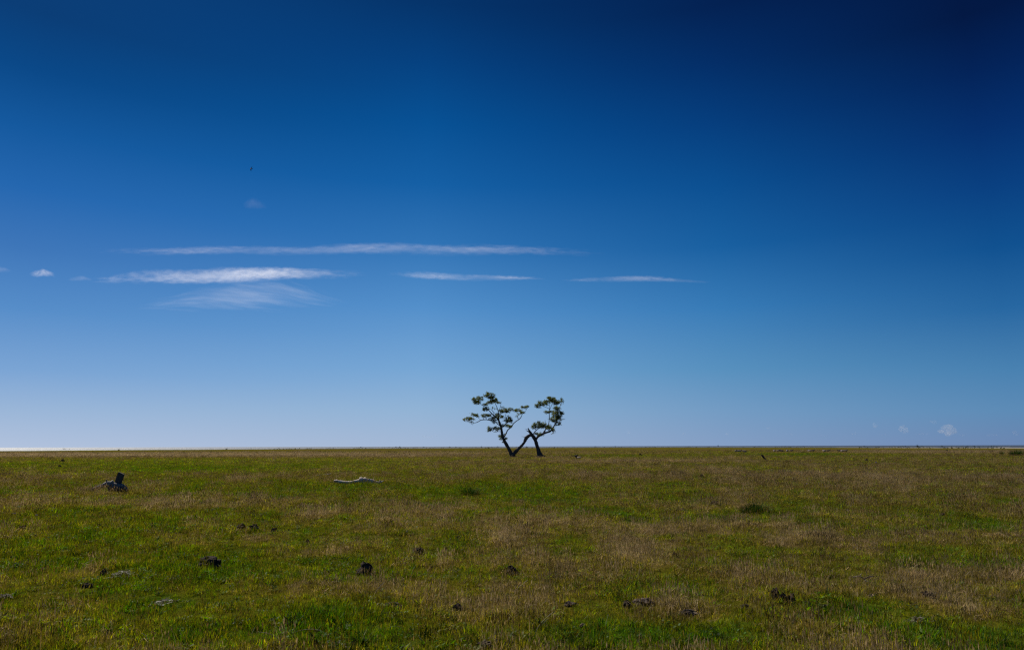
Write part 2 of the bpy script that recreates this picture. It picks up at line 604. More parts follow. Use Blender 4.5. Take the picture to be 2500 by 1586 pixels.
# ------------------------------------------------------------------ where dung lies (no grass grows under it)
CLODS = [  # px, py (foot), width px, height px, dry?, label
    (52, 1295, 24, 12, 0, "small black dung clod in the turf at the far left, below the purple flowers"),
    (27, 1366, 14, 8, 0, "small dark dung clod at the left edge of the foreground"),
    (510, 1383, 54, 24, 0, "wide flat-topped black dung clod in the left foreground"),
    (252, 1402, 18, 16, 1, "small upright pale clod left of the dry straw heap"),
    (590, 1294, 24, 16, 0, "dark brown dung clod with a pale one touching its right side"),
    (620, 1298, 30, 17, 1, "pale dried dung clod beside a dark brown one"),
    (213, 1433, 30, 9, 0, "low dark dung patch below the dry straw heap at left"),
    (669, 1299, 16, 10, 0, "small dark clod just right of the pale dried dung"),
    (752, 1326, 10, 9, 0, "tiny round dark clod alone in brown turf left of centre"),
    (1022, 1350, 30, 12, 0, "dark domed clod near the centre with bare turf in front"),
    (1119, 1316, 14, 8, 0, "small dark clod furthest back of three near the centre"),
    (1088, 1344, 12, 9, 1, "small greyish clod in front of two others near the centre"),
    (1103, 1331, 10, 8, 1, "smallest grey clod, between two others near the centre"),
    (891, 1400, 38, 22, 0, "large jagged black dung clod with two humps left of centre"),
    (957, 1482, 40, 10, 0, "dark low mound shaded by grass in the central foreground"),
    (1117, 1488, 30, 11, 0, "rounded dark clod under arching dry blades at the centre"),
    (1250, 1400, 30, 18, 0, "dark red-brown dung clod with a pale crumb in front, at the centre"),
    (1183, 1578, 40, 14, 1, "dung clod topped with straw at the bottom edge of the picture"),
    (1647, 1356, 14, 10, 0, "yellowish mossy clod alone in the brown grass right of centre"),
    (1676, 1364, 12, 9, 1, "small pinkish clod just right of the mossy one"),
    (1393, 1478, 34, 10, 1, "dark clod half covered by dry grass right of the centre foreground"),
    (1572, 1472, 52, 14, 1, "long crumbling grey-brown clod in the right centre foreground"),
    (1533, 1482, 22, 14, 0, "small black clod at the left foot of a long crumbling one"),
    (1424, 1530, 24, 8, 1, "small purple-brown clod in the green grass near the bottom centre"),
    (1681, 1500, 44, 14, 1, "brown straw-capped clod right of the long crumbling one"),
    (1818, 1486, 28, 9, 0, "low dark clod left of a row of three black ones"),
    (1894, 1466, 22, 26, 0, "black clod, leftmost and tallest of a row of three"),
    (1913, 1472, 20, 21, 0, "black clod in the middle of a row of three"),
    (1933, 1473, 26, 22, 0, "rounded dark clod, right end of a row of three"),
    (1971, 1476, 22, 7, 0, "flat dark clod just right of the row of three"),
    (2012, 1483, 30, 9, 1, "pale flattened clod right of the flat dark one"),
    (2130, 1458, 18, 8, 1, "small brown clod below the forked twig"),
    (2267, 1459, 32, 14, 0, "flat dark clod alone in the right foreground"),
    (1712, 1166, 18, 9, 0, "small dark clod far out in the brown turf at right of centre"),
    (1746, 1236, 28, 13, 0, "dark clod left of the dark green tussock"),
    (1665, 1242, 18, 8, 1, "pale pinkish clod well left of the dark green tussock"),
    (1893, 1201, 11, 5, 0, "tiny dark clod behind the dark green tussock"),
    (1996, 1234, 18, 7, 1, "brown clod in the turf right of the dark green tussock"),
    (2048, 1241, 12, 7, 0, "small dark clod beside a tiny blue flower at right"),
    (2304, 1261, 16, 7, 0, "small dark clod far right in the middle of the meadow"),
    (2205, 1178, 12, 5, 0, "tiny far dark clod in the brown grass at right"),
    (2116, 1126, 10, 7, 0, "small red-brown clod far out near the horizon at right"),
    (153, 1127, 13, 5, 0, "far dark clod near the horizon at the left"),
    (145, 1141, 8, 7, 0, "far small dark clod just below another at left"),
    (1287, 1203, 14, 7, 0, "small dark clod right of the central dark tussock"),
]

# ------------------------------------------------------------------ grass scatter
class Blades:
    def __init__(self):
        self.v, self.f, self.b, self.val = [], [], [], []

    def blade(self, x, y, h, w, az_, lean, b, val, z0=-0.015, segs=2, curl=1.6):
        k = len(self.v)
        dx, dy = math.cos(az_), math.sin(az_)
        sx, sy = -dy, dx
        fa = random.uniform(-0.7, 0.7)
        sx, sy = sx * math.cos(fa) + dx * math.sin(fa), sy * math.cos(fa) + dy * math.sin(fa)
        for i in range(segs + 1):
            t = i / segs
            off = lean * h * t ** curl
            zz = z0 + h * t * (1 - 0.25 * lean * t)
            if i < segs:
                ww = w * (1 - 0.55 * t) * 0.5
                self.v += [(x + dx * off - sx * ww, y + dy * off - sy * ww, zz), (x + dx * off + sx * ww, y + dy * off + sy * ww, zz)]
            else:
                self.v.append((x + dx * off, y + dy * off, zz))
        for i in range(segs - 1):
            q = k + 2 * i
            self.f.append((q, q + 1, q + 3, q + 2))
        q = k + 2 * (segs - 1)
        self.f.append((q, q + 1, q + 2))
        self.b += [b] * (2 * segs + 1)
        self.val += [val] * (2 * segs + 1)

    def quad(self, pts, b, val):
        k = len(self.v)
        self.v += pts
        self.f.append(tuple(range(k, k + len(pts))))
        self.b += [b] * len(pts)
        self.val += [val] * len(pts)

    def mesh(self, name, m):
        me = bpy.data.meshes.new(name)
        me.from_pydata(self.v, [], self.f)
        me.materials.append(m)
        for nm, dat in (('blade', self.b), ('value', self.val)):
            at = me.attributes.new(nm, 'FLOAT', 'POINT')
            at.data.foreach_set('value', np.array(dat, np.float32))
        me.update()
        return me


proto = bpy.data.collections.new("grass_prototypes")     # not linked: only a source for the scatter


def add_proto(k, bl, m=M_GRASS):
    o = bpy.data.objects.new("grass_tuft_%02d" % k, bl.mesh("grass_tuft", m))
    proto.objects.link(o)


def turf_tuft(nb, rad_, hmin, hmax, w, seeds=0, straw=0, bshift=0.0, leanmax=1.1, segs=2):
    bl = Blades()
    for i in range(nb):
        rr = rad_ * math.sqrt(random.random()); aa = random.uniform(0, 6.283)
        b = min(1, max(0, random.gauss(0.43 + bshift, 0.24)))
        bl.blade(rr * math.cos(aa), rr * math.sin(aa), random.uniform(hmin, hmax), w * random.uniform(0.6, 1.4),
                 random.uniform(0, 6.283), random.uniform(0.1, leanmax), b, random.choice((.3, .45, .7, .9, 1.0, 1.25, 1.6, 2.2)), segs=segs)
    for i in range(seeds):                      # thin flowering stems with a brown head
        rr = rad_ * math.sqrt(random.random()); aa = random.uniform(0, 6.283)
        x, y = rr * math.cos(aa), rr * math.sin(aa)
        h = random.uniform(hmax * 1.0, hmax * 1.9); a_ = random.uniform(0, 6.28); ln = random.uniform(0, .35)
        bl.blade(x, y, h, w * 0.45, a_, ln, 0.75, 0.9, segs=2)
        hx_, hy_ = x + math.cos(a_) * ln * h * .8, y + math.sin(a_) * ln * h * .8
        for s in range(3):
            q = random.uniform(0, 6.28)
            ww = w * 0.8
            bl.quad([(hx_, hy_, h * .74), (hx_ + ww * math.cos(q), hy_ + ww * math.sin(q), h * .88), (hx_, hy_, h * 1.04), (hx_ - ww * .6 * math.cos(q), hy_ - ww * .6 * math.sin(q), h * .9)], random.uniform(.75, .98), random.uniform(.7, 1.2))
    for i in range(straw):                      # dead straws lying in the turf
        rr = rad_ * math.sqrt(random.random()); aa = random.uniform(0, 6.283)
        x, y = rr * math.cos(aa), rr * math.sin(aa)
        l = random.uniform(.015, .045) * (2 if rad_ > .2 else 1); q = random.uniform(0, 6.28); z1 = random.uniform(.01, hmax * .7); z2 = random.uniform(.005, hmax * .9)
        ww = w * .4
        c_, s_ = math.cos(q), math.sin(q)
        bl.quad([(x - l * c_ + ww * s_, y - l * s_ - ww * c_, z1), (x + l * c_ + ww * s_, y + l * s_ - ww * c_, z2),
                 (x + l * c_ - ww * s_, y + l * s_ + ww * c_, z2 + ww), (x - l * c_ - ww * s_, y - l * s_ + ww * c_, z1 + ww)], 1.0, random.uniform(.6, 1.25))
    return bl


def herb(rad_):
    bl = Blades()
    for i in range(30):
        rr = rad_ * math.sqrt(random.random()); aa = random.uniform(0, 6.283)
        x, y = rr * math.cos(aa), rr * math.sin(aa)
        z = random.uniform(.015, .05); s = random.uniform(.006, .014); q = random.uniform(0, 6.28)
        c_, s_ = math.cos(q) * s, math.sin(q) * s
        t1, t2 = random.uniform(-.6, .6) * s, random.uniform(-.6, .6) * s
        bl.quad([(x + c_, y + s_, z + t1), (x - s_, y + c_, z + t2), (x - c_, y - s_, z - t1), (x + s_, y - c_, z - t2)], random.uniform(.1, .5), random.uniform(.7, 1.4))
    return bl


# 0-3 short turf, 4-5 flowering turf, 6 straw litter, 7 herbs, 8 long lush blades, 9-11 coarse tufts for the middle distance
for k in range(4):
    add_proto(k, turf_tuft(64, 0.085, 0.025, 0.085, 0.0042, straw=k % 2, seeds=1, leanmax=.75))
add_proto(4, turf_tuft(46, 0.085, 0.03, 0.09, 0.0040, seeds=9, straw=1, bshift=.06, leanmax=.75))
add_proto(5, turf_tuft(40, 0.085, 0.03, 0.095, 0.0040, seeds=13, straw=1, bshift=.1, leanmax=.75))
add_proto(6, turf_tuft(34, 0.08, 0.02, 0.06, 0.0042, straw=6, bshift=.25, leanmax=1.3))
add_proto(7, herb(0.08))
add_proto(8, turf_tuft(46, 0.06, 0.06, 0.14, 0.0055, bshift=-.12, leanmax=.7, segs=3))
for k in range(9, 11):
    add_proto(k, turf_tuft(64, 0.24, 0.04, 0.13, 0.012, straw=1, seeds=2, leanmax=.75))
add_proto(11, turf_tuft(48, 0.24, 0.05, 0.14, 0.011, straw=1, seeds=14, bshift=.1, leanmax=.75))


def stalks():
    bl = Blades()
    for i in range(6):
        x, y = random.gauss(0, .06), random.gauss(0, .06)
        h = random.uniform(.11, .24); a_ = random.uniform(0, 6.28); ln = random.uniform(.05, .6)
        b = random.uniform(.7, 1.0)
        bl.blade(x, y, h, .0026, a_, ln, b, random.uniform(.5, 1.1), segs=3)
        hx_, hy_ = x + math.cos(a_) * ln * h, y + math.sin(a_) * ln * h
        hz_ = h * (1 - .25 * ln)
        for s in range(3):
            q = random.uniform(0, 6.28)
            bl.quad([(hx_, hy_, hz_ - .035), (hx_ + .005 * math.cos(q), hy_ + .005 * math.sin(q), hz_ - .015), (hx_, hy_, hz_ + .006), (hx_ - .004 * math.cos(q), hy_ - .004 * math.sin(q), hz_ - .012)], b, random.uniform(.7, 1.2))
    for i in range(14):
        bl.blade(random.gauss(0, .05), random.gauss(0, .05), random.uniform(.03, .09), .004, random.uniform(0, 6.28), random.uniform(.1, .7), min(1, max(0, random.gauss(.5, .2))), random.choice((.5, .8, 1.1, 1.5)))
    return bl


def broad_weed():
    bl = Blades()
    for i in range(13):
        bl.blade(random.gauss(0, .012), random.gauss(0, .012), random.uniform(.06, .12), random.uniform(.012, .02), random.uniform(0, 6.28), random.uniform(.5, 1.2), random.uniform(0, .35), random.uniform(.4, 1.1), segs=3)
    return bl


add_proto(12, stalks())
add_proto(13, broad_weed())


def annulus(r0, r1, dens, half):
    a_ = math.radians(half)
    area = a_ * (r1 * r1 - r0 * r0)
    n_ = int(area * dens)
    rr = np.sqrt(RNG.uniform(r0 * r0, r1 * r1, n_))
    tt = RNG.uniform(-a_, a_, n_)
    return rr * np.sin(tt), rr * np.cos(tt)


pts = []
for r0, r1, dens, half, kind in ((3.4, 8, 165, 50, 0), (8, 14, 135, 46, 0), (14, 24, 80, 44, 0), (24, 42, 40, 43, 0), (20, 42, 7, 43, 1),
                                 (42, 75, 9, 42, 1), (75, 130, 3.2, 42, 1), (130, 240, 0.8, 42, 1)):
    x, y = annulus(r0, r1, dens, half)
    d = dryness(x, y)
    u = RNG.random(len(x))
    dd = np.clip(d + RNG.normal(0, 0.10, len(x)), 0, 1)
    if kind == 0:
        k = np.where(u < 0.44, (u * 9).astype(int) % 4, 4)
        k = np.where((u > .44) & (u < .58), 4 + (dd > .5), k)
        k = np.where((u > .58) & (u < .70), np.where(dd > .42, 5, 0), k)
        k = np.where((u > .70) & (u < .80), np.where(dd > .48, 6, 2), k)
        k = np.where((u > .80) & (u < .90), np.where(dd < .5, 7, 3), k)
        k = np.where(u > .90, np.where(dd < .30, 8, 1), k)
        v_ = RNG.random(len(x))
        k = np.where(v_ < (.03 if r1 < 9 else .055), 12, np.where((v_ > .985) & (dd < .55), 13, k))
        s = RNG.uniform(0.75, 1.25, len(x)) * (1.0 if r1 < 20 else (1.25 if r1 < 30 else 1.6))
    else:
        k = np.where(u < .6, 9 + (u * 50).astype(int) % 2, np.where(dd > .42, 11, 9))
        s = RNG.uniform(0.7, 1.3, len(x)) * np.interp(np.hypot(x, y), [20, 60, 130, 240], [0.9, 1.2, 1.9, 2.6])
    # grazed hollows: shorter turf where a slow noise dips
    s = s * np.clip(0.95 + 0.25 * fbm(x / 1.6, y / 1.6, 61, 2) + 0.5 * fbm(x / 0.33, y / 0.33, 66, 2) * np.clip(26 / (np.hypot(x, y) + 1), 0, 1), 0.62, 1.9)
    z = terrain(x, y)
    zs = np.where(np.hypot(x, y) > 60, 0.75, 1.0)
    pts.append(np.stack([x, y, z, RNG.uniform(0, 6.283, len(x)), s, zs, dd, k], -1))
P = np.concatenate(pts, 0)
keep = np.ones(len(P), bool)
for (px, py, w, h, dry_, lab) in CLODS:
    g = ground(px, py)
    if g.y < 25:
        rad_c = w * g.y / FPX * .5 * (1 if w > 33 else .85)
        keep &= np.hypot(P[:, 0] - g.x, P[:, 1] - g.y) > rad_c * .8
P = P[keep]

pm = bpy.data.meshes.new("grass_points")
pm.vertices.add(len(P))
pm.vertices.foreach_set('co', P[:, :3].astype(np.float32).ravel())


def pattr(nm, typ, dat):
    at = pm.attributes.new(nm, typ, 'POINT')
    if typ == 'FLOAT_VECTOR':
        at.data.foreach_set('vector', dat.astype(np.float32).ravel())
    else:
        at.data.foreach_set('value', dat.astype(np.int32 if typ == 'INT' else np.float32))


tilt = RNG.normal(0, 0.10, (len(P), 2))
pattr('rot', 'FLOAT_VECTOR', np.stack([tilt[:, 0], tilt[:, 1], P[:, 3]], -1))
pattr('scl', 'FLOAT_VECTOR', np.stack([P[:, 4], P[:, 4], P[:, 4] * P[:, 5]], -1))
pattr('dry', 'FLOAT', P[:, 6])
pattr('vigour', 'FLOAT', np.clip(1.0 + 0.34 * fbm(P[:, 0] / 0.4, P[:, 1] / 0.4, 71, 2) + RNG.normal(0, 0.22, len(P)), 0.4, 1.9) * np.where(RNG.random(len(P)) < .10, .4, 1.0))
pattr('kindex', 'INT', P[:, 7])
grass = bpy.data.objects.new("grass", pm)
C.objects.link(grass)
tag(grass, "short grazed grass, green and brown, covering the meadow", "grass", kind='stuff')

ng = bpy.data.node_groups.new("scatter_grass", 'GeometryNodeTree')
ng.interface.new_socket("Geometry", in_out='INPUT', socket_type='NodeSocketGeometry')
ng.interface.new_socket("Geometry", in_out='OUTPUT', socket_type='NodeSocketGeometry')
gi = ng.nodes.new('NodeGroupInput'); go = ng.nodes.new('NodeGroupOutput')
m2p = ng.nodes.new('GeometryNodeMeshToPoints')
iop = ng.nodes.new('GeometryNodeInstanceOnPoints')
ci = ng.nodes.new('GeometryNodeCollectionInfo')
ci.inputs['Collection'].default_value = proto
ci.inputs['Separate Children'].default_value = True
ci.inputs['Reset Children'].default_value = True


def nattr(nm, typ):
    n_ = ng.nodes.new('GeometryNodeInputNamedAttribute')
    n_.data_type = typ
    n_.inputs['Name'].default_value = nm
    return n_.outputs['Attribute']


ng.links.new(gi.outputs[0], m2p.inputs[0])
ng.links.new(m2p.outputs[0], iop.inputs['Points'])
ng.links.new(ci.outputs[0], iop.inputs['Instance'])
iop.inputs['Pick Instance'].default_value = True
ng.links.new(nattr('kindex', 'INT'), iop.inputs['Instance Index'])
ng.links.new(nattr('rot', 'FLOAT_VECTOR'), iop.inputs['Rotation'])
ng.links.new(nattr('scl', 'FLOAT_VECTOR'), iop.inputs['Scale'])
ng.links.new(iop.outputs[0], go.inputs[0])
md = grass.modifiers.new("scatter", 'NODES')
md.node_group = ng


# ------------------------------------------------------------------ tubes and lumps
def tube(pts, radii, sides=8, wob=0.12, seed=0, cap=True):
    """A tapered, slightly uneven limb along a polyline."""
    rnd = random.Random(seed)
    P_ = [Vector(p) for p in pts]
    # refine with a Catmull-Rom curve
    Q, R_ = [], []
    for i in range(len(P_) - 1):
        p0 = P_[max(i - 1, 0)]; p1 = P_[i]; p2 = P_[i + 1]; p3 = P_[min(i + 2, len(P_) - 1)]
        for s in range(3):
            t = s / 3
            Q.append(0.5 * ((2 * p1) + (p2 - p0) * t + (2 * p0 - 5 * p1 + 4 * p2 - p3) * t * t + (3 * p1 - p0 - 3 * p2 + p3) * t ** 3))
            R_.append(radii[i] * (1 - t) + radii[i + 1] * t)
    Q.append(P_[-1]); R_.append(radii[-1])
    V_, F_ = [], []
    up = Vector((0.13, 0.97, 0.21))
    for i, (c, r_) in enumerate(zip(Q, R_)):
        d = (Q[min(i + 1, len(Q) - 1)] - Q[max(i - 1, 0)]).normalized()
        a_ = d.cross(up)
        if a_.length < 1e-3:
            a_ = d.cross(Vector((1, 0, 0)))
        a_.normalize(); b_ = d.cross(a_)
        for s in range(sides):
            q = 2 * math.pi * s / sides
            rr = r_ * (1 + rnd.uniform(-wob, wob))
            V_.append(c + a_ * math.cos(q) * rr + b_ * math.sin(q) * rr)
    for i in range(len(Q) - 1):
        for s in range(sides):
            s2 = (s + 1) % sides
            F_.append((i * sides + s, i * sides + s2, (i + 1) * sides + s2, (i + 1) * sides + s))
    if cap:
        F_.append(tuple(range(sides))[::-1])
        F_.append(tuple((len(Q) - 1) * sides + s for s in range(sides)))
    return V_, F_


def join(parts):
    V_, F_ = [], []
    for v, f in parts:
        k = len(V_)
        V_ += list(v)
        F_ += [tuple(i + k for i in q) for q in f]
    return V_, F_


def lump(sx, sy, sz, seed, sub=3, rough=0.28, freq=3.0):
    bm = bmesh.new()
    bmesh.ops.create_icosphere(bm, subdivisions=sub, radius=1.0)
    from mathutils import noise as mn
    off = Vector((seed * 7.13, seed * 3.7, seed * 1.9))
    for v in bm.verts:
        p = v.co.copy()
        k = 1 + rough * mn.noise(p * freq * .5 + off) + rough * .9 * mn.noise(p * freq + off) + rough * .5 * mn.noise(p * freq * 2.7 + off)
        v.co = Vector((p.x * k * sx, p.y * k * sy, p.z * k * sz))
    V_ = [v.co.copy() for v in bm.verts]
    F_ = [tuple(v.index for v in f.verts) for f in bm.faces]
    bm.free()
    return V_, F_


# ------------------------------------------------------------------ the two trees
TREE_PY = 1115.5
tb = ground(1254, TREE_PY)
DIST = tb.y
S = DIST / FPX / math.cos(0) * (300.0 / 2292.0)           # metres per traced unit at the trees' distance
SZ = S / 1.031                     # a level view through a camera pitched up: heights and widths scale apart
S /= 1.0155


def tree(root_xy, name, label, branches, clusters, extra_parts, seed):
    """branches: (part name, [(x, z, width)...], depth slope); traced in units of S about root_xy."""
    rnd = random.Random(seed)
    ox, oy = root_xy
    base = ground(1110 + ox * 300 / 2292.0, TREE_PY)
    root = empty(name, base)
    tag(root, label, "tree", "pair of lone trees on the meadow")
    all_pts = []

    def near(x, z):
        best = None
        for (X_, Y_, Z_, r_) in all_pts:
            d = (X_ - x) ** 2 + (Z_ - z) ** 2
            if best is None or d < best[0]:
                best = (d, Y_)
        return best[1] if best else 0.0

    for bi, (pname, poly, slope, m_) in enumerate(branches):
        p3, rr = [], []
        x0, z0 = (poly[0][0] - ox) * S, (oy - poly[0][1]) * SZ
        y0 = near(x0, z0) if all_pts else 0.0
        yy = y0
        for i, (zx, zy, w) in enumerate(poly):
            x, z = (zx - ox) * S, (oy - zy) * SZ
            if i:
                yy += slope * math.hypot(x - p3[-1][0], z - p3[-1][2]) + rnd.uniform(-.04, .04)
            p3.append((x, yy, z))
            rr.append(max(0.012, w * S * 0.5))
        v, f = tube(p3, rr, 8 if rr[0] > .06 else 5, 0.14, seed * 100 + bi)
        mesh_obj(pname, v, f, m_, root)
        all_pts += [(p[0], p[1], p[2], q) for p, q in zip(p3, rr)]
        # intermediate points help leaves find their branch
        for i in range(len(p3) - 1):
            for t in (.33, .66):
                all_pts.append(tuple(p3[i][k] * (1 - t) + p3[i + 1][k] * t for k in range(3)) + (rr[i],))
    # crown: many leaf-sized faces in clumps, with fine twigs holding the clumps
    bl = Blades()
    twig_parts = []
    for ci_, cl in enumerate(clusters):
        zx, zy, rx, rz = cl[:4]
        dens = cl[4] if len(cl) > 4 else 1.0
        cx, cz = (zx - ox) * S, (oy - zy) * SZ
        rx *= S * 1.12; rz *= S * 1.12
        ry = (rx + rz) * 0.6
        cyy = near(cx, cz) + rnd.uniform(-.25, .25)
        b0 = min(all_pts, key=lambda q: (q[0] - cx) ** 2 + (q[2] - cz) ** 2)
        for tw in range(3):
            e = (cx + rnd.uniform(-.6, .6) * rx, cyy + rnd.uniform(-.5, .5) * ry, cz + rnd.uniform(-.5, .7) * rz)
            mid = tuple((b0[k] + e[k]) / 2 + rnd.uniform(-.06, .06) for k in range(3))
            twig_parts.append(tube([b0[:3], mid, e], [.022, .016, .008], 4, .1, ci_ * 7 + tw, False))
        nsub = max(4, int(12 * dens * (rx * rz) / (0.35 * 0.28)))
        for s in range(nsub):
            while True:
                u = [rnd.uniform(-1, 1) for _ in range(3)]
                if u[0] ** 2 + u[1] ** 2 + u[2] ** 2 < 1:
                    break
            sx_, sy_, sz_ = cx + u[0] * rx, cyy + u[1] * ry, cz + u[2] * rz
            val = rnd.uniform(.7, 1.3)
            for l in range(int(rnd.randint(15, 24) * min(1, .5 + dens * .5))):
                px_, py_, pz_ = sx_ + rnd.gauss(0, .115), sy_ + rnd.gauss(0, .12), sz_ + rnd.gauss(0, .075)
                s_ = rnd.uniform(.04, .078)
                n_ = Vector((rnd.gauss(0, .6), rnd.gauss(0, .6), rnd.gauss(.5, .5))).normalized()
                a_ = n_.orthogonal().normalized()
                a_.rotate(Matrix.Rotation(rnd.uniform(0, 6.28), 3, n_))
                b_ = n_.cross(a_)
                c_ = Vector((px_, py_, pz_))
                bl.quad([tuple(c_ + a_ * s_ * 1.25), tuple(c_ + b_ * s_ * .7), tuple(c_ - a_ * s_ * 1.25), tuple(c_ - b_ * s_ * .7)],
                        min(1, max(0, rnd.gauss(.5, .22))), val * rnd.uniform(.75, 1.25))
    cm = bl.mesh("crown", M_LEAF)
    co = bpy.data.objects.new("crown", cm)
    C.objects.link(co)
    co.parent = root
    v, f = join(twig_parts)
    tw = mesh_obj("twigs", v, f, M_BARK, root)
    tw['kind'] = 'stuff'
    return root


LB = [
    ("trunk", [(1085, 1432, 150), (1078, 1405, 104), (1055, 1360, 78), (1010, 1270, 66), (950, 1160, 60), (905, 1070, 55), (880, 980, 48), (872, 890, 44), (845, 800, 40), (815, 715, 34)], 0.05, M_BARK),
    ("limb", [(815, 715, 28), (760, 660, 24), (700, 610, 19), (620, 520, 15), (560, 460, 12), (490, 420, 10), (440, 375, 8), (410, 330, 6)], 0.5, M_BARK),
    ("limb", [(818, 730, 24), (822, 640, 19), (812, 560, 16), (790, 490, 12), (760, 420, 9), (720, 350, 7), (690, 290, 5)], -0.35, M_BARK),
    ("limb", [(800, 715, 20), (720, 730, 18), (640, 722, 15), (560, 715, 14), (480, 730, 13), (420, 765, 11), (350, 780, 9), (270, 760, 6), (190, 755, 5)], -0.4, M_BARK),
    ("limb", [(912, 1060, 28), (955, 985, 21), (990, 910, 20), (1060, 850, 18), (1095, 790, 17), (1150, 740, 15), (1220, 690, 14), (1255, 640, 12), (1265, 600, 9), (1258, 565, 7)], 0.35, M_BARK),
    ("branch", [(815, 545, 10), (845, 490, 8), (862, 410, 6)], 0.5, M_BARK),
    ("branch", [(735, 640, 10), (700, 545, 7), (660, 515, 5)], -0.6, M_BARK),
    ("branch", [(770, 660, 9), (745, 590, 7), (690, 530, 5)], -0.3, M_BARK),
    ("branch", [(350, 780, 6), (330, 812, 6), (290, 780, 4)], 0.4, M_BARK),
    ("branch", [(480, 728, 6), (450, 690, 5), (420, 650, 4)], -0.5, M_BARK),
    ("branch", [(848, 832, 18), (790, 790, 14), (740, 745, 8)], -0.6, M_BARK),
    ("branch", [(872, 870, 20), (930, 820, 16), (990, 760, 12), (1010, 690, 8)], -0.5, M_BARK),
    ("branch", [(822, 640, 12), (880, 580, 10), (940, 560, 8), (1010, 560, 6), (1060, 530, 4)], 0.5, M_BARK),
    ("branch", [(940, 560, 7), (945, 650, 7), (985, 720, 5)], -0.3, M_BARK),
    ("branch", [(872, 940, 11), (800, 940, 9), (740, 950, 8), (690, 920, 6), (650, 890, 4)], -0.5, M_BARK),
    ("branch", [(1264, 600, 8), (1310, 575, 8), (1345, 520, 6), (1365, 475, 5)], 0.4, M_BARK),
]
LCL = [(350, 330, 50, 62), (440, 285, 66, 42), (400, 360, 50, 36), (590, 248, 48, 42), (660, 262, 76, 46), (692, 312, 48, 32), (560, 412, 42, 26),
       (640, 390, 58, 32), (740, 362, 78, 36), (822, 380, 40, 26), (575, 495, 55, 36), (525, 520, 28, 24), (762, 335, 28, 18), (720, 488, 48, 28, .35),
       (350, 618, 34, 26), (400, 645, 52, 27), (255, 700, 68, 30), (182, 725, 32, 18), (310, 710, 48, 22), (318, 768, 36, 14, .4), (530, 635, 36, 26),
       (590, 640, 46, 34), (650, 620, 34, 22), (690, 698, 52, 27), (780, 670, 66, 36), (880, 660, 42, 28), (868, 545, 46, 27), (932, 540, 76, 44),
       (1042, 515, 42, 27), (905, 480, 28, 22, .3), (1000, 722, 72, 46), (1020, 668, 32, 26), (1050, 742, 32, 32), (740, 762, 32, 26), (655, 880, 42, 36),
       (640, 920, 34, 18), (740, 870, 32, 22), (792, 888, 56, 36), (892, 822, 28, 26), (960, 830, 32, 27), (1020, 836, 42, 32), (1142, 535, 42, 20),
       (1200, 515, 56, 23), (1270, 567, 42, 26), (1210, 585, 28, 16), (1272, 460, 28, 22), (1360, 455, 46, 26), (1160, 655, 38, 26, .4), (842, 1020, 26, 26),
       (862, 1070, 27, 22), (930, 1000, 22, 22), (956, 1075, 17, 22), (905, 1140, 13, 13), (790, 610, 38, 27), (985, 560, 56, 20), (830, 760, 30, 22, .5)]
RB = [
    ("trunk", [(1598, 1432, 160), (1590, 1400, 110), (1572, 1330, 76), (1545, 1230, 66), (1515, 1130, 64), (1480, 1060, 66), (1440, 1010, 58), (1412, 965, 46), (1392, 925, 26), (1378, 888, 8)], -0.05, M_BARK),
    ("limb", [(1522, 1095, 46), (1560, 1050, 40), (1630, 1010, 36), (1700, 980, 34), (1780, 955, 31), (1825, 910, 26), (1870, 840, 22), (1905, 780, 18), (1920, 730, 14), (1925, 650, 10), (1940, 560, 7), (2000, 460, 5), (2030, 370, 4)], 0.35, M_BARK),
    ("limb", [(1680, 985, 22), (1700, 910, 17), (1740, 860, 14), (1760, 790, 13), (1765, 700, 13), (1765, 620, 12), (1770, 560, 10), (1740, 535, 8), (1680, 510, 7), (1600, 480, 5)], -0.4, M_BARK),
    ("branch", [(1770, 575, 9), (1800, 500, 8), (1830, 430, 6)], 0.5, M_BARK),
    ("branch", [(1770, 560, 8), (1770, 470, 7), (1782, 395, 5)], -0.4, M_BARK),
    ("branch", [(1738, 850, 8), (1700, 780, 6), (1690, 742, 4)], 0.3, M_BARK),
    ("branch", [(1462, 1020, 22), (1510, 950, 16), (1560, 910, 12), (1640, 870, 8), (1700, 850, 6)], -0.5, M_BARK),
    ("branch", [(1640, 1005, 16), (1690, 930, 12), (1780, 870, 7)], 0.6, M_BARK),
    ("root", [(1610, 1385, 60), (1660, 1405, 34), (1720, 1424, 10)], -0.7, M_BARK),
    ("splinter", [(1402, 968, 24), (1362, 945, 13), (1335, 932, 4)], -0.3, M_DEADWOOD),
    ("splinter", [(1388, 918, 8), (1350, 910, 5), (1318, 906, 3)], 0.2, M_DEADWOOD),
    ("broken_limb", [(1452, 1012, 40), (1425, 1018, 50), (1375, 1045, 62), (1335, 1085, 66), (1310, 1150, 50), (1270, 1205, 46), (1210, 1260, 50), (1150, 1330, 62), (1105, 1390, 66), (1085, 1420, 50)], -0.05, M_DEADWOOD),
    ("splinter", [(1218, 1245, 20), (1150, 1288, 17), (1095, 1345, 8)], -0.1, M_DEADWOOD),
    ("splinter", [(1318, 1062, 9), (1290, 1050, 6), (1255, 1047, 3)], 0.1, M_DEADWOOD),
    ("splinter", [(1345, 1110, 20), (1355, 1130, 8)], -0.3, M_DEADWOOD),
]
